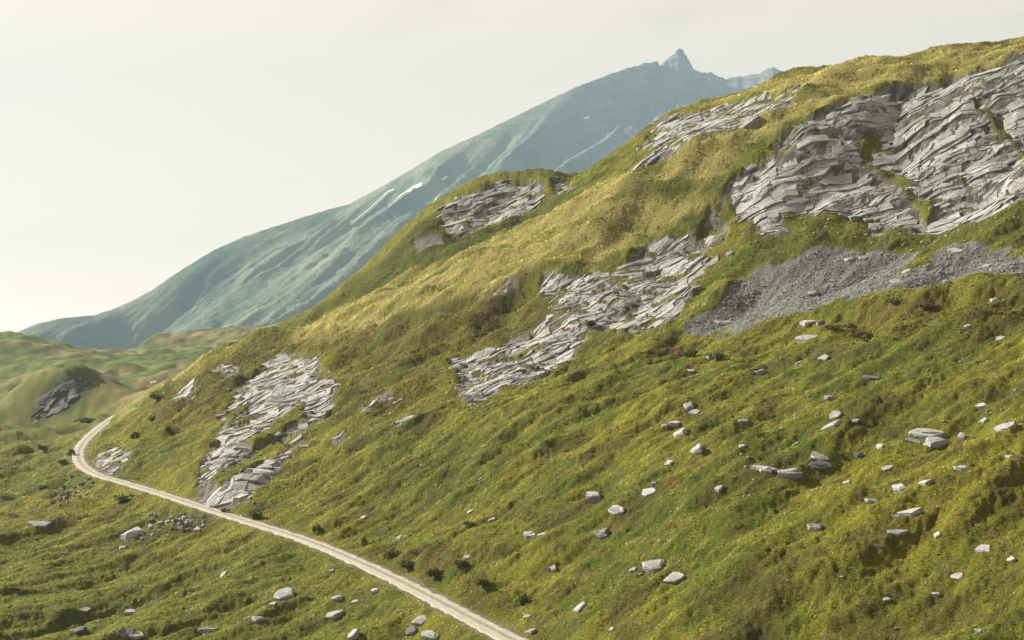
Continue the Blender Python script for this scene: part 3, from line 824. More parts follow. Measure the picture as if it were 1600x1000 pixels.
outcrop('rock_outcrop', 'short streak of slabs in the brown heath left of the narrow slanting outcrop', STREAKS[0], 29, (1.6, 0.6), 31, relief=0.4, keep=0.7)
outcrop('rock_outcrop', 'small broken slab streak in heath right of the tall slanting outcrop', STREAKS[1], 27, (1.5, 0.6), 32, relief=0.4, keep=0.7)
outcrop('rock_outcrop', 'little rock patch under the straw crest left of the layered outcrop', STREAKS[2], 28, (1.5, 0.6), 33, relief=0.4, keep=0.7)
outcrop('rock_outcrop', 'thin slab streak at the lower left edge of the layered outcrop', STREAKS[3], 30, (1.6, 0.6), 34, relief=0.4, keep=0.75)
outcrop('rock_outcrop', 'crumbling rock rib between the layered outcrop and the cliff', STREAKS[4], 50, (1.2, 0.7), 35, relief=0.5, keep=0.6)
outcrop('rock_outcrop', 'faint slab streak in the middle of the brown heath slope', STREAKS[5], 28, (1.5, 0.6), 36, relief=0.35, keep=0.6)
outcrop('rock_outcrop', 'low pale outcrop at the inside of the track bend', BEND_OUT, 30, (1.6, 0.8), 19, relief=0.4)
outcrop('rock_outcrop', 'small patch of grey slabs high on the left spur brow', HIGH_LEFT_OUT, 35, (2.2, 0.8), 20, relief=0.4, keep=0.8)
outcrop('rock_outcrop', 'shaded grey crag on the left edge of the spur above the track', EDGE_OUT, 50, (2.0, 0.9), 21, relief=0.6, keep=0.85)
outcrop('rock_outcrop', 'dark shaded rock bank of the ravine beyond the track', RAVINE_OUT, 35, (2.8, 1.4), 22, relief=0.35, keep=1.0, fringe=0.1, first=470, mat=M_ROCK_DARK, lift=0.25)  # darker rock colour here stands in for the shade on the bank

# ------------------------------------------------------------------ boulders and stones
def stone_verts(r, w, dp, h, sides=7, taper=0.78, jag=0.22, lean=0.0):
    """an angular block: irregular plan, chamfered and tilted top; 8 * sides triangles at most"""
    an = np.sort((np.arange(sides) + r.uniform(-0.33, 0.33, sides)) * 2 * math.pi / sides) + r.uniform(0, 6.28)
    rad = 1 + r.normal(0, jag, sides)
    px_, py_ = np.cos(an) * rad * w / 2, np.sin(an) * rad * dp / 2
    tx, ty = r.normal(0, 0.16, 2)
    V = []
    for f, zz, jj in ((0.92, -1.7, 0.02), (1.06, 0.30, 0.06), (1.0, 0.78, 0.05), (taper, 1.0, 0.05)):
        for k in range(sides):
            x = px_[k] * f * (1 + r.normal(0, jj)); y = py_[k] * f * (1 + r.normal(0, jj))
            V.append((x, y, h * (zz + r.normal(0, 0.04)) + (x * tx + y * ty) * max(zz, 0) * 0.8 + lean * x * max(zz, 0)))
    V.append((r.normal(0, 0.08) * w, r.normal(0, 0.08) * dp, h * (1.02 + r.normal(0, 0.05))))
    Fc = []
    for q in range(3):
        for k in range(sides):
            k2 = (k + 1) % sides
            Fc.append((q * sides + k, q * sides + k2, (q + 1) * sides + k2, (q + 1) * sides + k))
    for k in range(sides):
        Fc.append((3 * sides + k, 3 * sides + (k + 1) % sides, 4 * sides))
    return np.array(V), Fc

def slope_frame(x, y):
    e = 1.5
    gx_ = (float(height(x + e, y)) - float(height(x - e, y))) / (2 * e); gy_ = (float(height(x, y + e)) - float(height(x, y - e))) / (2 * e)
    return Vector((-gx_, -gy_, 1)).normalized()

M_STONE = rock_material('pale_schist', 0.62)
def boulder(px, py, w, h, label, kind='block', mat=None, name='boulder', cat='boulder', group=None, seed=None, rot=None):
    r = np.random.default_rng(int(px * 7 + py * 13) if seed is None else seed)
    p = hit(px, py + h * 0.30, GZ)
    m_per = p[1] / F
    W = w * m_per * 1.04; H = h * m_per
    if kind == 'slab':   dims = (W, W * r.uniform(0.6, 0.85), 0.15 * W); sides = 6; tp = 0.92; follow = 0.85
    elif kind == 'ledge': dims = (W, W * r.uniform(0.40, 0.5), 0.15 * W); sides = 8; tp = 0.88; follow = 0.85
    else:                dims = (W, W * r.uniform(0.7, 0.9), 0.34 * W); sides = 7; tp = 0.74; follow = 0.75
    V, Fc = stone_verts(r, *dims, sides=sides, taper=tp)
    if kind == 'ledge':                      # a second bed lying on the first
        V2, F2_ = stone_verts(r, dims[0] * 0.62, dims[1] * 0.7, dims[2] * 0.45, sides=6, taper=0.85)
        V2 = V2 + (dims[0] * r.uniform(-0.12, 0.12), dims[1] * 0.1, dims[2] * 0.75)
        o = len(V); V = np.vstack([V, V2]); Fc = Fc + [tuple(i + o for i in f) for f in F2_]
    up_ = Vector((0, 0, 1)).lerp(slope_frame(p[0], p[1]), follow)
    ob = mesh_obj(name, V, Fc, mat or M_STONE)
    ob.rotation_mode = 'QUATERNION'
    ob.rotation_quaternion = up_.to_track_quat('Z', 'Y')
    ob.location = (p[0], p[1], float(height(p[0], p[1])) - 0.30 * dims[2])
    return tag(ob, label, cat, group)

BOULDERS = [
 (1405, 759, 29, 21, 'pale chunky boulder standing above the cracked flat rock', 'block'),
 (1424, 796, 38, 19, 'large pale flat-topped cracked rock on the right slope', 'slab'),
 (1399, 804, 18, 11, 'small slab leaning on the cracked flat rock', 'slab'),
 (1399, 827, 29, 17, 'pale diamond-shaped slab just below the cracked flat rock', 'slab'),
 (1272, 820, 23, 21, 'pale tilted block alone left of the diamond-shaped slab', 'block'),
 (1537, 854, 30, 16, 'pale low boulder with mossy rim near the right edge', 'slab'),
 (1580, 871, 23, 10, 'flat stone at the right edge below the mossy-rimmed boulder', 'slab'),
 (1494, 897, 20, 11, 'small pale stone under a turf lip, lower right', 'slab'),
 (1463, 925, 13, 13, 'small upright stone in the bottom right turf', 'block'),
 (1465, 832, 13, 15, 'narrow stone leaning in turf right of the diamond-shaped slab', 'block'),
 (1363, 779, 22, 11, 'low half-buried stone left of the cracked flat rock', 'slab'),
 (1388, 729, 17, 8, 'small flat stone above the chunky pale boulder', 'slab'),
 (1447, 751, 25, 10, 'flat pale stone right of the chunky boulder', 'slab'),
 (1502, 729, 27, 12, 'flat slab overhanging a dark hollow on the right slope', 'ledge'),
 (1578, 711, 17, 8, 'bright flat stone near the right edge beside green turf', 'slab'),
 (1232, 736, 40, 11, 'long flat rock ledge in turf, middle one of three in line', 'ledge'),
 (1196, 731, 32, 12, 'moss-topped rock ledge, first of three in line', 'ledge'),
 (1279, 725, 32, 11, 'dark low rock ledge, last of three in line', 'ledge', 1),
 (1342, 709, 24, 8, 'dark low stone above the three ledges in line', 'ledge', 1),
 (1281, 713, 24, 5, 'thin flat stone just above the three ledges', 'slab'),
 (1322, 752, 21, 9, 'half-buried stone between the ledges and the chunky boulder', 'slab'),
 (1375, 850, 15, 8, 'small stone under the diamond-shaped slab', 'slab'),
 (1384, 934, 13, 7, 'lone small stone low on the right slope', 'slab'),
 (1530, 984, 12, 9, 'little stone beside dark turf at the bottom right', 'block'),
 (1264, 500, 28, 14, 'pale slab perched on the turf rim below the scree', 'slab'),
 (1283, 501, 15, 10, 'small stone next to the slab perched on the rim', 'block'),
 (1262, 525, 44, 15, 'broad pale slab sloping just below the turf rim', 'slab'),
 (1286, 555, 21, 18, 'tilted plate-like slab below the broad sloping slab', 'slab'),
 (1295, 618, 22, 19, 'angular block with a dark vertical side in the upper slope', 'block'),
 (1248, 565, 16, 8, 'small flat stone left of the tilted plate', 'slab'),
 (1184, 578, 18, 9, 'pale stone embedded in bright turf under the rim', 'slab'),
 (1306, 647, 25, 8, 'flat stone just below the angular dark-sided block', 'slab'),
 (1302, 662, 40, 9, 'long thin slab lying below the dark-sided block', 'slab'),
 (1337, 655, 14, 7, 'small stone right of the long thin slab', 'slab'),
 (1512, 508, 15, 11, 'pale rounded boulder on the dark heath below the rim', 'block'),
 (1560, 528, 19, 7, 'flat stone on the dark heath near the right edge', 'slab'),
 (1553, 467, 15, 9, 'boulder set in the dark rim near the right edge', 'block'),
 (1360, 588, 26, 9, 'low dark stone in brownish turf on the upper slope', 'ledge', 1),
 (1462, 690, 31, 12, 'pale block with dark front above the russet grass', 'block'),
 (1447, 677, 50, 9, 'long low ledge behind the block above russet grass', 'ledge'),
 (1428, 687, 21, 10, 'mossy stone at the left end of the long low ledge', 'slab'),
 (1503, 680, 17, 11, 'round stone at the right end of the long low ledge', 'block'),
 (1538, 656, 15, 9, 'small pale stone above the long tilted slab', 'block'),
 (1573, 667, 38, 10, 'long pale tilted slab close to the right edge', 'slab'),
 (1535, 634, 29, 8, 'low ledge above the small pale stone near the right edge', 'ledge'),
 (1376, 695, 25, 9, 'flat white stone left of the russet grass', 'slab'),
 (1065, 673, 26, 16, 'pale boulder with dark left base in mid slope', 'block'),
 (1090, 699, 26, 16, 'pale rounded boulder below the slanting stone row', 'block'),
 (1058, 657, 22, 15, 'slanting wedge stone in the mid slope row', 'slab'),
 (1040, 662, 9, 11, 'small stone at the lower end of the mid slope row', 'block'),
 (1087, 641, 19, 11, 'stone at the right of the mid slope row', 'slab'),
 (1077, 631, 19, 13, 'uppermost stone of the mid slope row', 'block'),
 (1108, 557, 14, 11, 'pale stone tucked into turf beside the rim bush', 'block'),
 (1080, 577, 13, 7, 'small bright stone below the rim bushes', 'slab'),
 (1163, 656, 14, 5, 'thin pale stone on open turf right of the stone row', 'slab'),
 (1159, 695, 14, 7, 'flat stone right of the rounded mid slope boulder', 'slab'),
 (928, 771, 30, 18, 'pale square block with dark front on the middle slope', 'block'),
 (1016, 766, 26, 12, 'lower stone of a stepped pair in mid slope', 'slab'),
 (1023, 753, 15, 13, 'upper stone of a stepped pair in mid slope', 'block'),
 (943, 828, 40, 20, 'dark weathered rugged boulder on the lower middle slope', 'ledge', 1),
 (1024, 879, 34, 21, 'bright pointed slab boulder with shaded underside', 'block'),
 (1058, 898, 36, 15, 'bright flat slab right below the pointed boulder', 'slab'),
 (989, 887, 13, 14, 'pair-like small stone left of the pointed boulder', 'block'),
 (906, 946, 28, 14, 'pale low boulder near the bottom middle', 'slab'),
 (1124, 762, 16, 9, 'pale small boulder right of the russet tuft', 'block'),
 (965, 796, 40, 12, 'mossy rubbly rock above the dark rugged boulder', 'ledge'),
 (826, 834, 30, 8, 'thin stone ledge in turf left of the dark boulder', 'ledge'),
 (848, 834, 22, 7, 'small stone at the right end of the thin ledge', 'slab'),
 (865, 887, 18, 10, 'broken stone in turf above the bottom middle boulder', 'block'),
 (1047, 720, 22, 12, 'slanting mossy rock below the mid slope boulders', 'ledge'),
 (957, 981, 11, 9, 'small stone at the bottom edge right of the low boulder', 'block'),
 (824, 961, 15, 9, 'pale stone beside the bush near the track foot', 'slab'),
 (830, 984, 22, 8, 'flat stone at the bottom edge near the track', 'slab'),
 (449, 928, 36, 15, 'largest pale boulder on the meadow below the track', 'block'),
 (429, 941, 19, 9, 'stone just below left of the largest meadow boulder', 'slab'),
 (405, 965, 20, 12, 'pale stone in the line under the largest meadow boulder', 'block'),
 (523, 957, 28, 9, 'thin pale slab lying on the meadow below the track', 'slab'),
 (586, 921, 16, 9, 'pale stone just under the track edge', 'block'),
 (553, 938, 15, 8, 'flat stone between the thin slab and the track', 'slab'),
 (526, 933, 15, 9, 'small mound-like stone above the thin meadow slab', 'block'),
 (553, 988, 22, 13, 'pale blocky stone at the bottom edge of the meadow', 'block'),
 (643, 984, 28, 15, 'brownish boulder at the bottom edge left of the track', 'block', 1),
 (672, 990, 36, 11, 'slanting slab at the bottom edge beside the track', 'ledge'),
 (658, 967, 24, 9, 'flat stone above the slanting slab beside the track', 'slab'),
 (519, 890, 14, 6, 'dark small stone on the meadow under the track', 'slab', 1),
 (534, 890, 10, 6, 'pale small stone beside the dark one under the track', 'slab'),
 (625, 838, 17, 7, 'flat pale stone on the slope above the track', 'slab'),
 (568, 807, 11, 6, 'small flat stone in turf above the track shrubs', 'slab'),
 (735, 798, 14, 6, 'pale flat stone in the open slope above the track', 'slab'),
 (768, 810, 17, 7, 'dark-fronted flat stone right of the open slope stone', 'slab'),
 (730, 868, 12, 6, 'small stone beside brown heath above the track', 'slab'),
 (210, 832, 40, 18, 'long pale tilted boulder below the track on the left', 'block'),
 (192, 854, 13, 10, 'small stone under the long tilted boulder', 'block'),
 (194, 985, 36, 15, 'dark overhung rock at the bottom left', 'ledge', 1),
 (213, 989, 26, 9, 'pale slab in front of the dark overhung rock', 'slab'),
 (205, 954, 23, 8, 'flat stone above the dark overhung rock', 'slab'),
 (125, 982, 28, 10, 'dark low ledge left of the dark overhung rock', 'ledge', 1),
 (327, 982, 29, 9, 'flat slab ledge on the bottom meadow', 'ledge'),
 (350, 895, 17, 9, 'lone pale stone in the middle of the lower meadow', 'slab'),
 (20, 805, 30, 11, 'pale long slab at the left edge of the meadow', 'slab'),
 (62, 817, 24, 8, 'low stone right of the slab at the left edge', 'slab'),
 (133, 950, 14, 7, 'small half-buried stone in the bottom left turf', 'slab'),
 (248, 577, 4, 3, None, 'block'),
 (1132, 503, 28, 11, 'pale boulder at the foot of the scree', 'ledge'),
 (1270, 456, 15, 10, 'pale boulder with black hollow on the scree', 'block'),
 (1292, 467, 17, 7, 'flat stone low on the scree above the rim slab', 'slab'),
 (1418, 424, 15, 7, 'pale stone in the grassy gap of the scree', 'block'),
 (1433, 441, 15, 7, 'pale flat stone at the lower scree edge', 'slab'),
 (1400, 438, 17, 6, 'thin stone on the scree left of the grassy gap', 'slab'),
 (1494, 391, 24, 7, 'long thin slab at the top edge of the right scree', 'slab'),
 (1545, 414, 15, 8, 'blocky stone at the upper right scree', 'block'),
 (1590, 426, 20, 7, 'flat slab on the scree at the right edge', 'slab'),
 (1478, 438, 13, 9, 'rounded stone at the bottom of the right scree', 'block'),
 (1325, 404, 20, 6, 'thin slab at the top edge of the middle scree', 'slab'),
 (1350, 402, 16, 6, 'small slab right of the thin one atop the scree', 'slab'),
 (1300, 437, 13, 6, 'small pale slab in the middle of the scree', 'slab'),
 (1226, 469, 11, 6, 'small stone on the left part of the scree', 'slab'),
 (870, 279, 26, 7, 'dark rock standing on the skyline notch', 'ledge', 1),
 (1046, 187, 34, 12, 'dark overhanging rock nose on the rear spur skyline', 'ledge', 1),
 (1143, 394, 16, 9, 'pale stone in turf between outcrop and cliff', 'block'),
 (240, 596, 12, 6, 'pale stone on the left spur brow', 'slab'),
]
for b_ in BOULDERS:
    if b_[4] is None: continue
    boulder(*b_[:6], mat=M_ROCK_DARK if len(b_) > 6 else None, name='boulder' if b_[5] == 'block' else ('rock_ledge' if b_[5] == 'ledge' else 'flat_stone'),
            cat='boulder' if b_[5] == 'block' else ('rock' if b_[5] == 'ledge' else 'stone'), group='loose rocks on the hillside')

# rubble banks under the track: heaps of stones
def rubble(label, poly_px, n_, seed, smin=0.25, smax=0.9):
    r = np.random.default_rng(seed)
    pl = np.array([hit(px, py, GZ)[:2] for px, py in poly_px])
    c = pl.mean(0); base = np.array([c[0], c[1], float(height(c[0], c[1]))])
    root = empty('rubble_bank', tuple(base)); tag(root, label, 'rubble')
    k = 0
    while k < n_:
        q = r.uniform(pl.min(0), pl.max(0))
        if poly_sd(np.array([q[0]]), np.array([q[1]]), [tuple(p) for p in pl])[0] + r.normal(0, 0.3) < 0: continue
        sz = smin + (smax - smin) * r.random() ** 2.2
        V, Fc = stone_verts(r, sz * 1.3, sz, sz * 0.55, sides=5)
        a = r.uniform(0, 6.28); ca_, sa_ = math.cos(a), math.sin(a)
        V = np.stack([V[:, 0] * ca_ - V[:, 1] * sa_, V[:, 0] * sa_ + V[:, 1] * ca_, V[:, 2]], -1)
        V = V + np.array([q[0], q[1], float(height(q[0], q[1])) + 0.05]) - base
        mesh_obj('stone', V, Fc, M_STONE if r.random() < 0.7 else M_ROCK_DARK, root); k += 1
rubble('bank of tumbled grey stones under the track bend', [(95, 738), (125, 742), (150, 752), (145, 775), (100, 795), (78, 785)], 75, 5)
rubble('heap of dark grey stones under the track below the tall outcrop', [(262, 812), (300, 800), (322, 815), (318, 832), (280, 834)], 60, 6)
rubble('loose pale stones beside the long tilted boulder', [(215, 812), (258, 797), (268, 815), (240, 845), (212, 850)], 26, 8, 0.3, 1.0)

# uncounted small stones
def scatter_stones(name, label, pts, smin, smax, mat, seed):
    r = np.random.default_rng(seed)
    o_v = np.array([(1, 0, 0), (-1, 0, 0), (0, 1, 0), (0, -1, 0), (0, 0, 1), (0, 0, -1)], float)
    o_f = np.array([(0, 2, 4), (2, 1, 4), (1, 3, 4), (3, 0, 4), (2, 0, 5), (1, 2, 5), (3, 1, 5), (0, 3, 5)])
    m_ = len(pts)
    sz = smin + (smax - smin) * r.random(m_) ** 2.5
    V = o_v[None] * (1 + r.normal(0, 0.25, (m_, 6, 1))) * np.stack([sz * 1.2, sz * 0.9, sz * 0.6], -1)[:, None, :] * 0.5
    an = r.uniform(0, 6.28, m_); c_, s_ = np.cos(an)[:, None], np.sin(an)[:, None]
    V = np.stack([V[..., 0] * c_ - V[..., 1] * s_, V[..., 0] * s_ + V[..., 1] * c_, V[..., 2]], -1)
    z = height(pts[:, 0], pts[:, 1])
    V = V + np.stack([pts[:, 0], pts[:, 1], z + sz * 0.08], -1)[:, None, :]
    T = (o_f[None] + np.arange(m_)[:, None, None] * 6).reshape(-1, 3)
    return tag(tri_mesh(name, V.reshape(-1, 3), T, mat), label, kind='stuff')

def pick(weight, n_, seed, dmin=84, dmax=345):
    """random places on the ground, denser where the grid is finer"""
    r = np.random.default_rng(seed)
    j0, j1 = np.searchsorted(rows, dmin), np.searchsorted(rows, dmax)
    i0, i1 = np.searchsorted(cols, -0.42), np.searchsorted(cols, 0.42)
    o = []
    got = 0
    while got < n_:
        j = r.uniform(j0, j1 - 1, n_); i = r.uniform(i0, i1 - 1, n_)
        wq = weight[j.astype(int), i.astype(int)]
        k_ = r.random(n_) < wq
        o.append(np.stack([j[k_], i[k_]], -1)); got += k_.sum()
    o = np.concatenate(o)[:n_]
    d = np.interp(o[:, 0], np.arange(NR), rows); t = np.interp(o[:, 1], np.arange(NC), cols)
    return np.stack([t * d, d], -1), o[:, 0].astype(int), o[:, 1].astype(int)
gp, _, _ = pick(scree ** 2 * (0.25 + 0.75 * sstep(-0.2, 0.3, fbm(GX / 5, GY / 5, 219, 2))), 7500, 31, 190, 260)
scatter_stones('scree_gravel', 'grey shale gravel of the scree', gp, 0.08, 0.55, simple_noise_mat('shale', (0.09, 0.098, 0.098), (0.22, 0.235, 0.23), 0.9, 0.02), 41)
sw = (1 - rock) * (1 - scree) * sstep(0.02, 0.35, fbm(GX / 22, GY / 22, 301, 3)) * (rd > 2.5) * (1 - 0.7 * up)
gp, _, _ = pick(sw, 1500, 32)
scatter_stones('turf_stones', 'small pale stones sprinkled in the turf', gp, 0.10, 0.55, M_STONE, 42)
rw = sstep(0.15, 0.6, rock) * (1 - sstep(0.9, 1.0, rock)) + np.roll(rock, -14, axis=0) * (1 - rock) * 0.6
gp, _, _ = pick(np.clip(rw, 0, 1), 2600, 33)
scatter_stones('outcrop_debris', 'broken chips of rock around the outcrops', gp, 0.12, 0.7, M_ROCK, 43)

# ------------------------------------------------------------------ grass
def grass_material():
    k = N('grass_blades')
    at = k.n('Attribute'); at.attribute_name = 'albedo'
    an = k.n('Attribute'); an.attribute_name = 'tuft'
    df = k.n('BsdfDiffuse'); tr = k.n('BsdfTranslucent'); mx = k.n('MixShader')
    k.l(at.outputs['Color'], df.inputs['Color']); k.l(at.outputs['Color'], tr.inputs['Color'])
    k.l(an.outputs['Vector'], df.inputs['Normal'])
    mx.inputs[0].default_value = 0.22
    k.l(df.outputs[0], mx.inputs[1]); k.l(tr.outputs[0], mx.inputs[2]); k.l(mx.outputs[0], k.o.inputs['Surface'])
    return k.m

def make_grass(n_, B, seed):
    r = np.random.default_rng(seed)
    wgt = (1 - sstep(0.3, 0.6, rock)) * (1 - sstep(0.35, 0.6, scree)) * sstep(1.35, 2.1, rd + WX * 0.4)
    wgt = wgt * (0.15 + 0.85 * sstep(-0.2, 0.25, n_sp + n_fin * 0.5))
    pts, jj, ii = pick(wgt, n_, seed, 84, 372)
    gxx = (height(pts[:, 0] + 0.8, pts[:, 1]) - height(pts[:, 0] - 0.8, pts[:, 1])) / 1.6
    gyy = (height(pts[:, 0], pts[:, 1] + 0.8) - height(pts[:, 0], pts[:, 1] - 0.8)) / 1.6
    size = (0.09 + 0.20 * r.random(n_) ** 2.2) * (0.85 + 0.4 * sstep(150, 300, pts[:, 1]))      # clump radius
    off = r.normal(0, 0.5, (n_, B, 2)) * size[:, None, None]
    bx_ = pts[:, None, 0] + off[..., 0]; by_ = pts[:, None, 1] + off[..., 1]
    bz_ = height(bx_, by_)
    rr = np.hypot(off[..., 0], off[..., 1]) / size[:, None]
    hgt = 1.05 * size[:, None] * (0.75 * np.exp(-rr ** 2) + 0.25) * (0.7 + 0.6 * r.random((n_, B))) * (1 + 0.3 * dry[jj, ii] + 0.3 * heath[jj, ii])[:, None]
    base = np.stack([bx_, by_, bz_ - 0.04], -1)
    lean = off / size[:, None, None] * 0.5 + r.normal(0, 0.35, (n_, B, 2))
    tip = base + np.concatenate([lean * hgt[..., None], hgt[..., None]], -1)
    ang = r.uniform(0, math.pi, (n_, B))
    wd = (0.028 + 0.04 * r.random((n_, B))) * (pts[:, 1] / 150)[:, None]
    side = np.stack([np.cos(ang) * wd, np.sin(ang) * wd, 0 * wd], -1)
    V = np.stack([base - side, base + side, tip], 2).reshape(-1, 3)
    T = np.arange(len(V)).reshape(-1, 3)
    nv = np.stack([np.repeat(-gxx[:, None], B, 1), np.repeat(-gyy[:, None], B, 1), np.ones((n_, B))], -1)
    nv[..., :2] += off / size[:, None, None] * 1.1 + r.normal(0, 0.2, (n_, B, 2))
    nv /= np.linalg.norm(nv, axis=-1, keepdims=True)
    c = ALB[jj, ii] * (1.0 + 0.75 * r.random((n_, 1)))
    c = c * (1 + r.normal(0, 0.07, (n_, 3)))
    yel = (r.random(n_) < 0.06)[:, None]
    c = np.where(yel, c * 0.5 + np.array([0.27, 0.25, 0.085]) * 0.5, c)
    cv = np.repeat(np.clip(c, 0.005, 0.6), B * 3, axis=0)
    cv = np.concatenate([cv, np.ones((len(cv), 1))], -1)
    ob = tri_mesh('grass', V, T, grass_material(), cv)
    at = ob.data.attributes.new('tuft', 'FLOAT_VECTOR', 'POINT')
    at.data.foreach_set('vector', np.repeat(nv.reshape(-1, 3), 3, axis=0).astype(np.float32).ravel())
    tag(ob, 'short alpine turf and tussock grass', kind='stuff')
make_grass(190000, 6, 51)

# ------------------------------------------------------------------ shrubs
M_LEAF = simple_noise_mat('shrub_leaf', (0.055, 0.088, 0.018), (0.115, 0.15, 0.035), 3.0, 0.0)
M_LEAF_BRIGHT = simple_noise_mat('shrub_leaf_bright', (0.06, 0.10, 0.018), (0.11, 0.155, 0.035), 3.0, 0.0)
M_LEAF_BROWN = simple_noise_mat('heather_leaf', (0.055, 0.045, 0.016), (0.11, 0.08, 0.03), 3.0, 0.0)
M_PINK = simple_noise_mat('pink_blossom', (0.30, 0.10, 0.16), (0.42, 0.20, 0.25), 4.0, 0.0)
M_STEM = simple_noise_mat('shrub_stem', (0.06, 0.045, 0.03), (0.10, 0.075, 0.05), 5.0, 0.0)
def leaf_cloud(r, n_, lobes):
    V = []; Fc = []
    for k in range(n_):
        cx, cy, cz, rr = lobes[r.integers(len(lobes))]
        d = r.normal(0, 1, 3); d /= np.linalg.norm(d); d *= rr * r.random() ** 0.4
        c = np.array([cx, cy, cz]) + d
        if c[2] < 0.02: c[2] = abs(c[2]) * 0.5 + 0.02
        a, b = r.normal(0, 1, 3), r.normal(0, 1, 3)
        a /= np.linalg.norm(a); b -= a * a.dot(b); b /= np.linalg.norm(b)
        L, Wd = r.uniform(0.07, 0.13), r.uniform(0.035, 0.06)
        o = len(V)
        V += [c - a * L, c + b * Wd, c + a * L, c - b * Wd]; Fc.append((o, o + 1, o + 2, o + 3))
    return V, Fc
shrub_meshes = {}
for kind, mat in (('dark', M_LEAF), ('bright', M_LEAF_BRIGHT), ('brown', M_LEAF_BROWN), ('pink', M_PINK)):
    for q in range(3):
        r = np.random.default_rng(500 + q + 10 * len(kind))
        lobes = [(r.normal(0, 0.24), r.normal(0, 0.24), r.uniform(0.22, 0.55), r.uniform(0.20, 0.34)) for _ in range(7)]
        V, Fc = leaf_cloud(r, 420, lobes)
        me = bpy.data.meshes.new('foliage'); me.from_pydata([tuple(v) for v in V], [], Fc); me.materials.append(mat)
        SV = []; SF = []
        for l in lobes:
            o = len(SV); tpt = np.array(l[:3])
            for t in range(4):
                an = t * math.pi / 2; SV.append((0.025 * math.cos(an), 0.025 * math.sin(an), -0.1))
            SV.append(tuple(tpt)); SF += [(o + t, o + (t + 1) % 4, o + 4) for t in range(4)]
        ms = bpy.data.meshes.new('stem'); ms.from_pydata(SV, [], SF); ms.materials.append(M_STEM)
        shrub_meshes[kind, q] = (me, ms)
def shrub(px, py, w, h, label, kind='dark', name='shrub', cat='shrub'):
    p = hit(px, py + h * 0.4, GZ)
    sc_ = w * p[1] / F / 1.15; sh = h * p[1] / F / 0.85
    root = empty(name, (p[0], p[1], float(height(p[0], p[1])) - 0.03))
    root.scale = (sc_, sc_, sh); root.rotation_euler.z = random.uniform(0, 6.28)
    tag(root, label, cat, 'shrubs on the hillside')
    me, ms = shrub_meshes[kind, random.randrange(3)]
    for nm, data in (('foliage' if kind != 'pink' else 'blossom', me), ('stem', ms)):
        o = bpy.data.objects.new(nm, data); o.parent = root; COL.objects.link(o)
for q in [
 (402, 803, 24, 19, 'dark green round shrub above the track below the tall outcrop'), (350, 797, 15, 9, 'bright green low shrub at the foot of the tall outcrop', 'bright'),
 (497, 826, 17, 15, 'green bush on the bank above the track'), (570, 845, 11, 16, 'slim dark bush by a pale stone above the track'),
 (815, 935, 28, 18, 'grey-green round bush near the lower end of the track', 'bright'), (731, 818, 18, 11, 'pale green bush on the open middle slope', 'bright'),
 (247, 619, 17, 12, 'dark shrub on the left skyline of the spur'), (262, 670, 13, 10, 'small dark shrub on the left spur flank'),
 (210, 680, 18, 12, 'dark low shrub above the track bend outcrop'), (237, 653, 15, 12, 'green shrub on the spur flank near the crag'),
 (111, 707, 14, 11, 'small shrub outside the track bend'), (101, 722, 17, 11, 'dark bush below the track bend'),
 (71, 699, 16, 12, 'round dark shrub on the bench left of the track'), (64, 762, 13, 12, 'shrub left of the tumbled stone bank'),
 (192, 778, 28, 15, 'bright leafy bush under the track left of the tilted boulder', 'bright'), (1402, 470, 24, 15, 'dark bush on the turf rim under the scree'),
 (1355, 526, 20, 17, 'lone green bush below the turf rim'), (1077, 552, 26, 14, 'leafy green bush beside pink flowers on the rim', 'bright'),
 (1015, 566, 11, 11, 'little green bush left of the pink flowers'), (1122, 556, 24, 16, 'bright bush next to the pale stone on the rim', 'bright'),
 (612, 866, 26, 16, 'brown heather clump at the upper track edge', 'brown'), (638, 882, 30, 17, 'dark brown heather clump beside the track', 'brown'),
 (682, 894, 30, 16, 'broad brown heather clump right of the track', 'brown'), (720, 880, 22, 12, 'rusty heather clump in the slope above the track', 'brown'),
 (756, 910, 26, 14, 'low heather clump near the grey-green round bush', 'brown'), (925, 506, 20, 10, 'heather clump under the layered outcrop', 'brown'),
 (1300, 512, 22, 10, 'brown heather clump right of the perched rim slab', 'brown'), (1450, 478, 30, 12, 'dark heather mat along the rim', 'brown'),
 (135, 656, 36, 9, 'long lush green thicket beside the track before it vanishes', 'bright'),
]:
    shrub(*q)
shrub(1059, 551, 12, 10, 'pink flower clump on the turf rim', 'pink', 'flower_clump', 'flowers')
shrub(886, 514, 14, 8, 'dusty pink flower clump under the layered outcrop', 'pink', 'flower_clump', 'flowers')

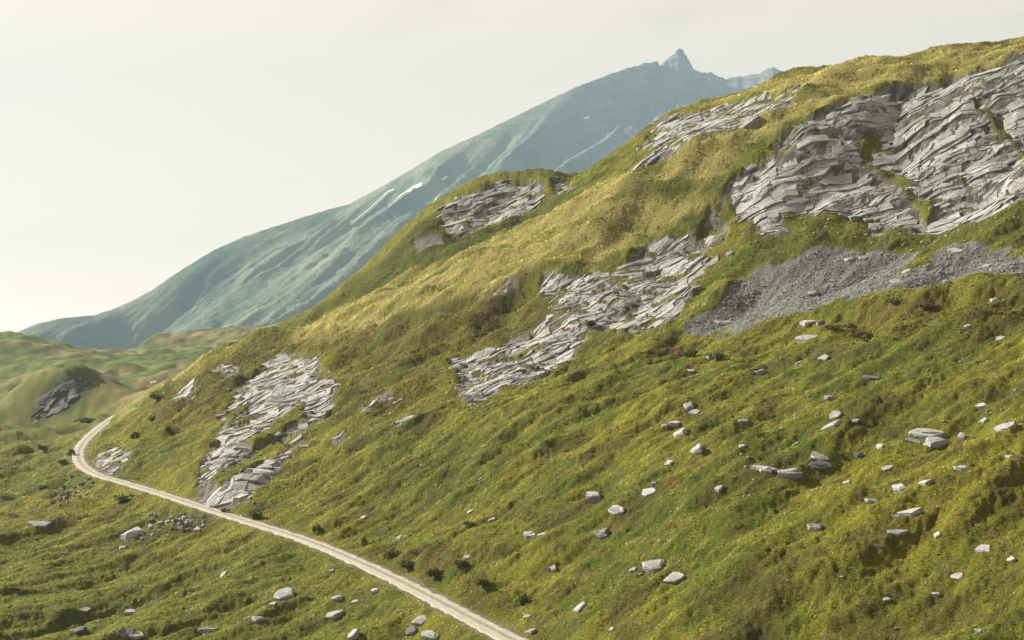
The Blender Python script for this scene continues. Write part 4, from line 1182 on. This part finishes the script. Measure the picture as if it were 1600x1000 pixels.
# ------------------------------------------------------------------ snow patches on the far mountain
from mathutils.bvhtree import BVHTree
mme = mountain.data
mco = np.empty(len(mme.vertices) * 3, np.float32); mme.vertices.foreach_get('co', mco); mco = mco.reshape(-1, 3)
mi = np.arange(MV.shape[0] * MV.shape[1]).reshape(MV.shape[:2])
mq = np.stack([mi[:-1, :-1], mi[:-1, 1:], mi[1:, 1:], mi[1:, :-1]], -1).reshape(-1, 4)
tree = BVHTree.FromPolygons([tuple(map(float, v)) for v in mco], [tuple(map(int, q)) for q in mq])
M_SNOW = simple_noise_mat('old_snow', (0.62, 0.63, 0.64), (0.75, 0.76, 0.77), 0.05, 0.3)
def snow(line, width, label, seed):
    r = np.random.default_rng(seed)
    ln = np.array(line, float); t = np.linspace(0, len(ln) - 1, 26)
    c = np.stack([np.interp(t, np.arange(len(ln)), ln[:, k]) for k in range(2)], -1)
    dr = np.gradient(c, axis=0); dr /= np.linalg.norm(dr, axis=1)[:, None]; nn = np.stack([-dr[:, 1], dr[:, 0]], -1)
    wd = width * np.sin(np.linspace(0.12, math.pi - 0.12, 26)) ** 0.6 * (1 + r.normal(0, 0.22, 26))
    V = []; Fc = []
    for k in range(26):
        for s_ in (-1, -0.4, 0.4, 1):
            p = c[k] + nn[k] * wd[k] * s_ * (1 + r.normal(0, 0.08))
            h_ = tree.ray_cast(Vector((0, 0, 0)), Vector(((p[0] - 800) / F, 1, (500 - p[1]) / F)).normalized())
            q = h_[0] if h_[0] else Vector(((p[0] - 800) / F * 4000, 4000, (500 - p[1]) / F * 4000))
            V.append(q + Vector((0, -0.6, 1.0)) * (4.5 if abs(s_) < 0.9 else -1.5))
    for k in range(25):
        for j in range(3):
            a = k * 4 + j; Fc.append((a, a + 1, a + 5, a + 4))
    tag(mesh_obj('snow_patch', V, Fc, M_SNOW, smooth=True), label, 'snow', 'snow patches on the mountain')
snow([(548, 352), (580, 326), (606, 302), (618, 297)], 2.4, 'long white snow streak on the left mountain flank', 1)
snow([(606, 326), (628, 306), (650, 292), (660, 288)], 1.8, 'second snow streak right of the longest one on the mountain', 2)
snow([(648, 350), (668, 330), (688, 305)], 1.3, 'faint snow streak just left of the domed outcrop', 3)
snow([(912, 186), (922, 183)], 1.8, 'tiny snow spot high under the mountain peak', 4)
snow([(690, 282), (699, 277)], 1.4, 'small snow spot above the snow streaks', 5)
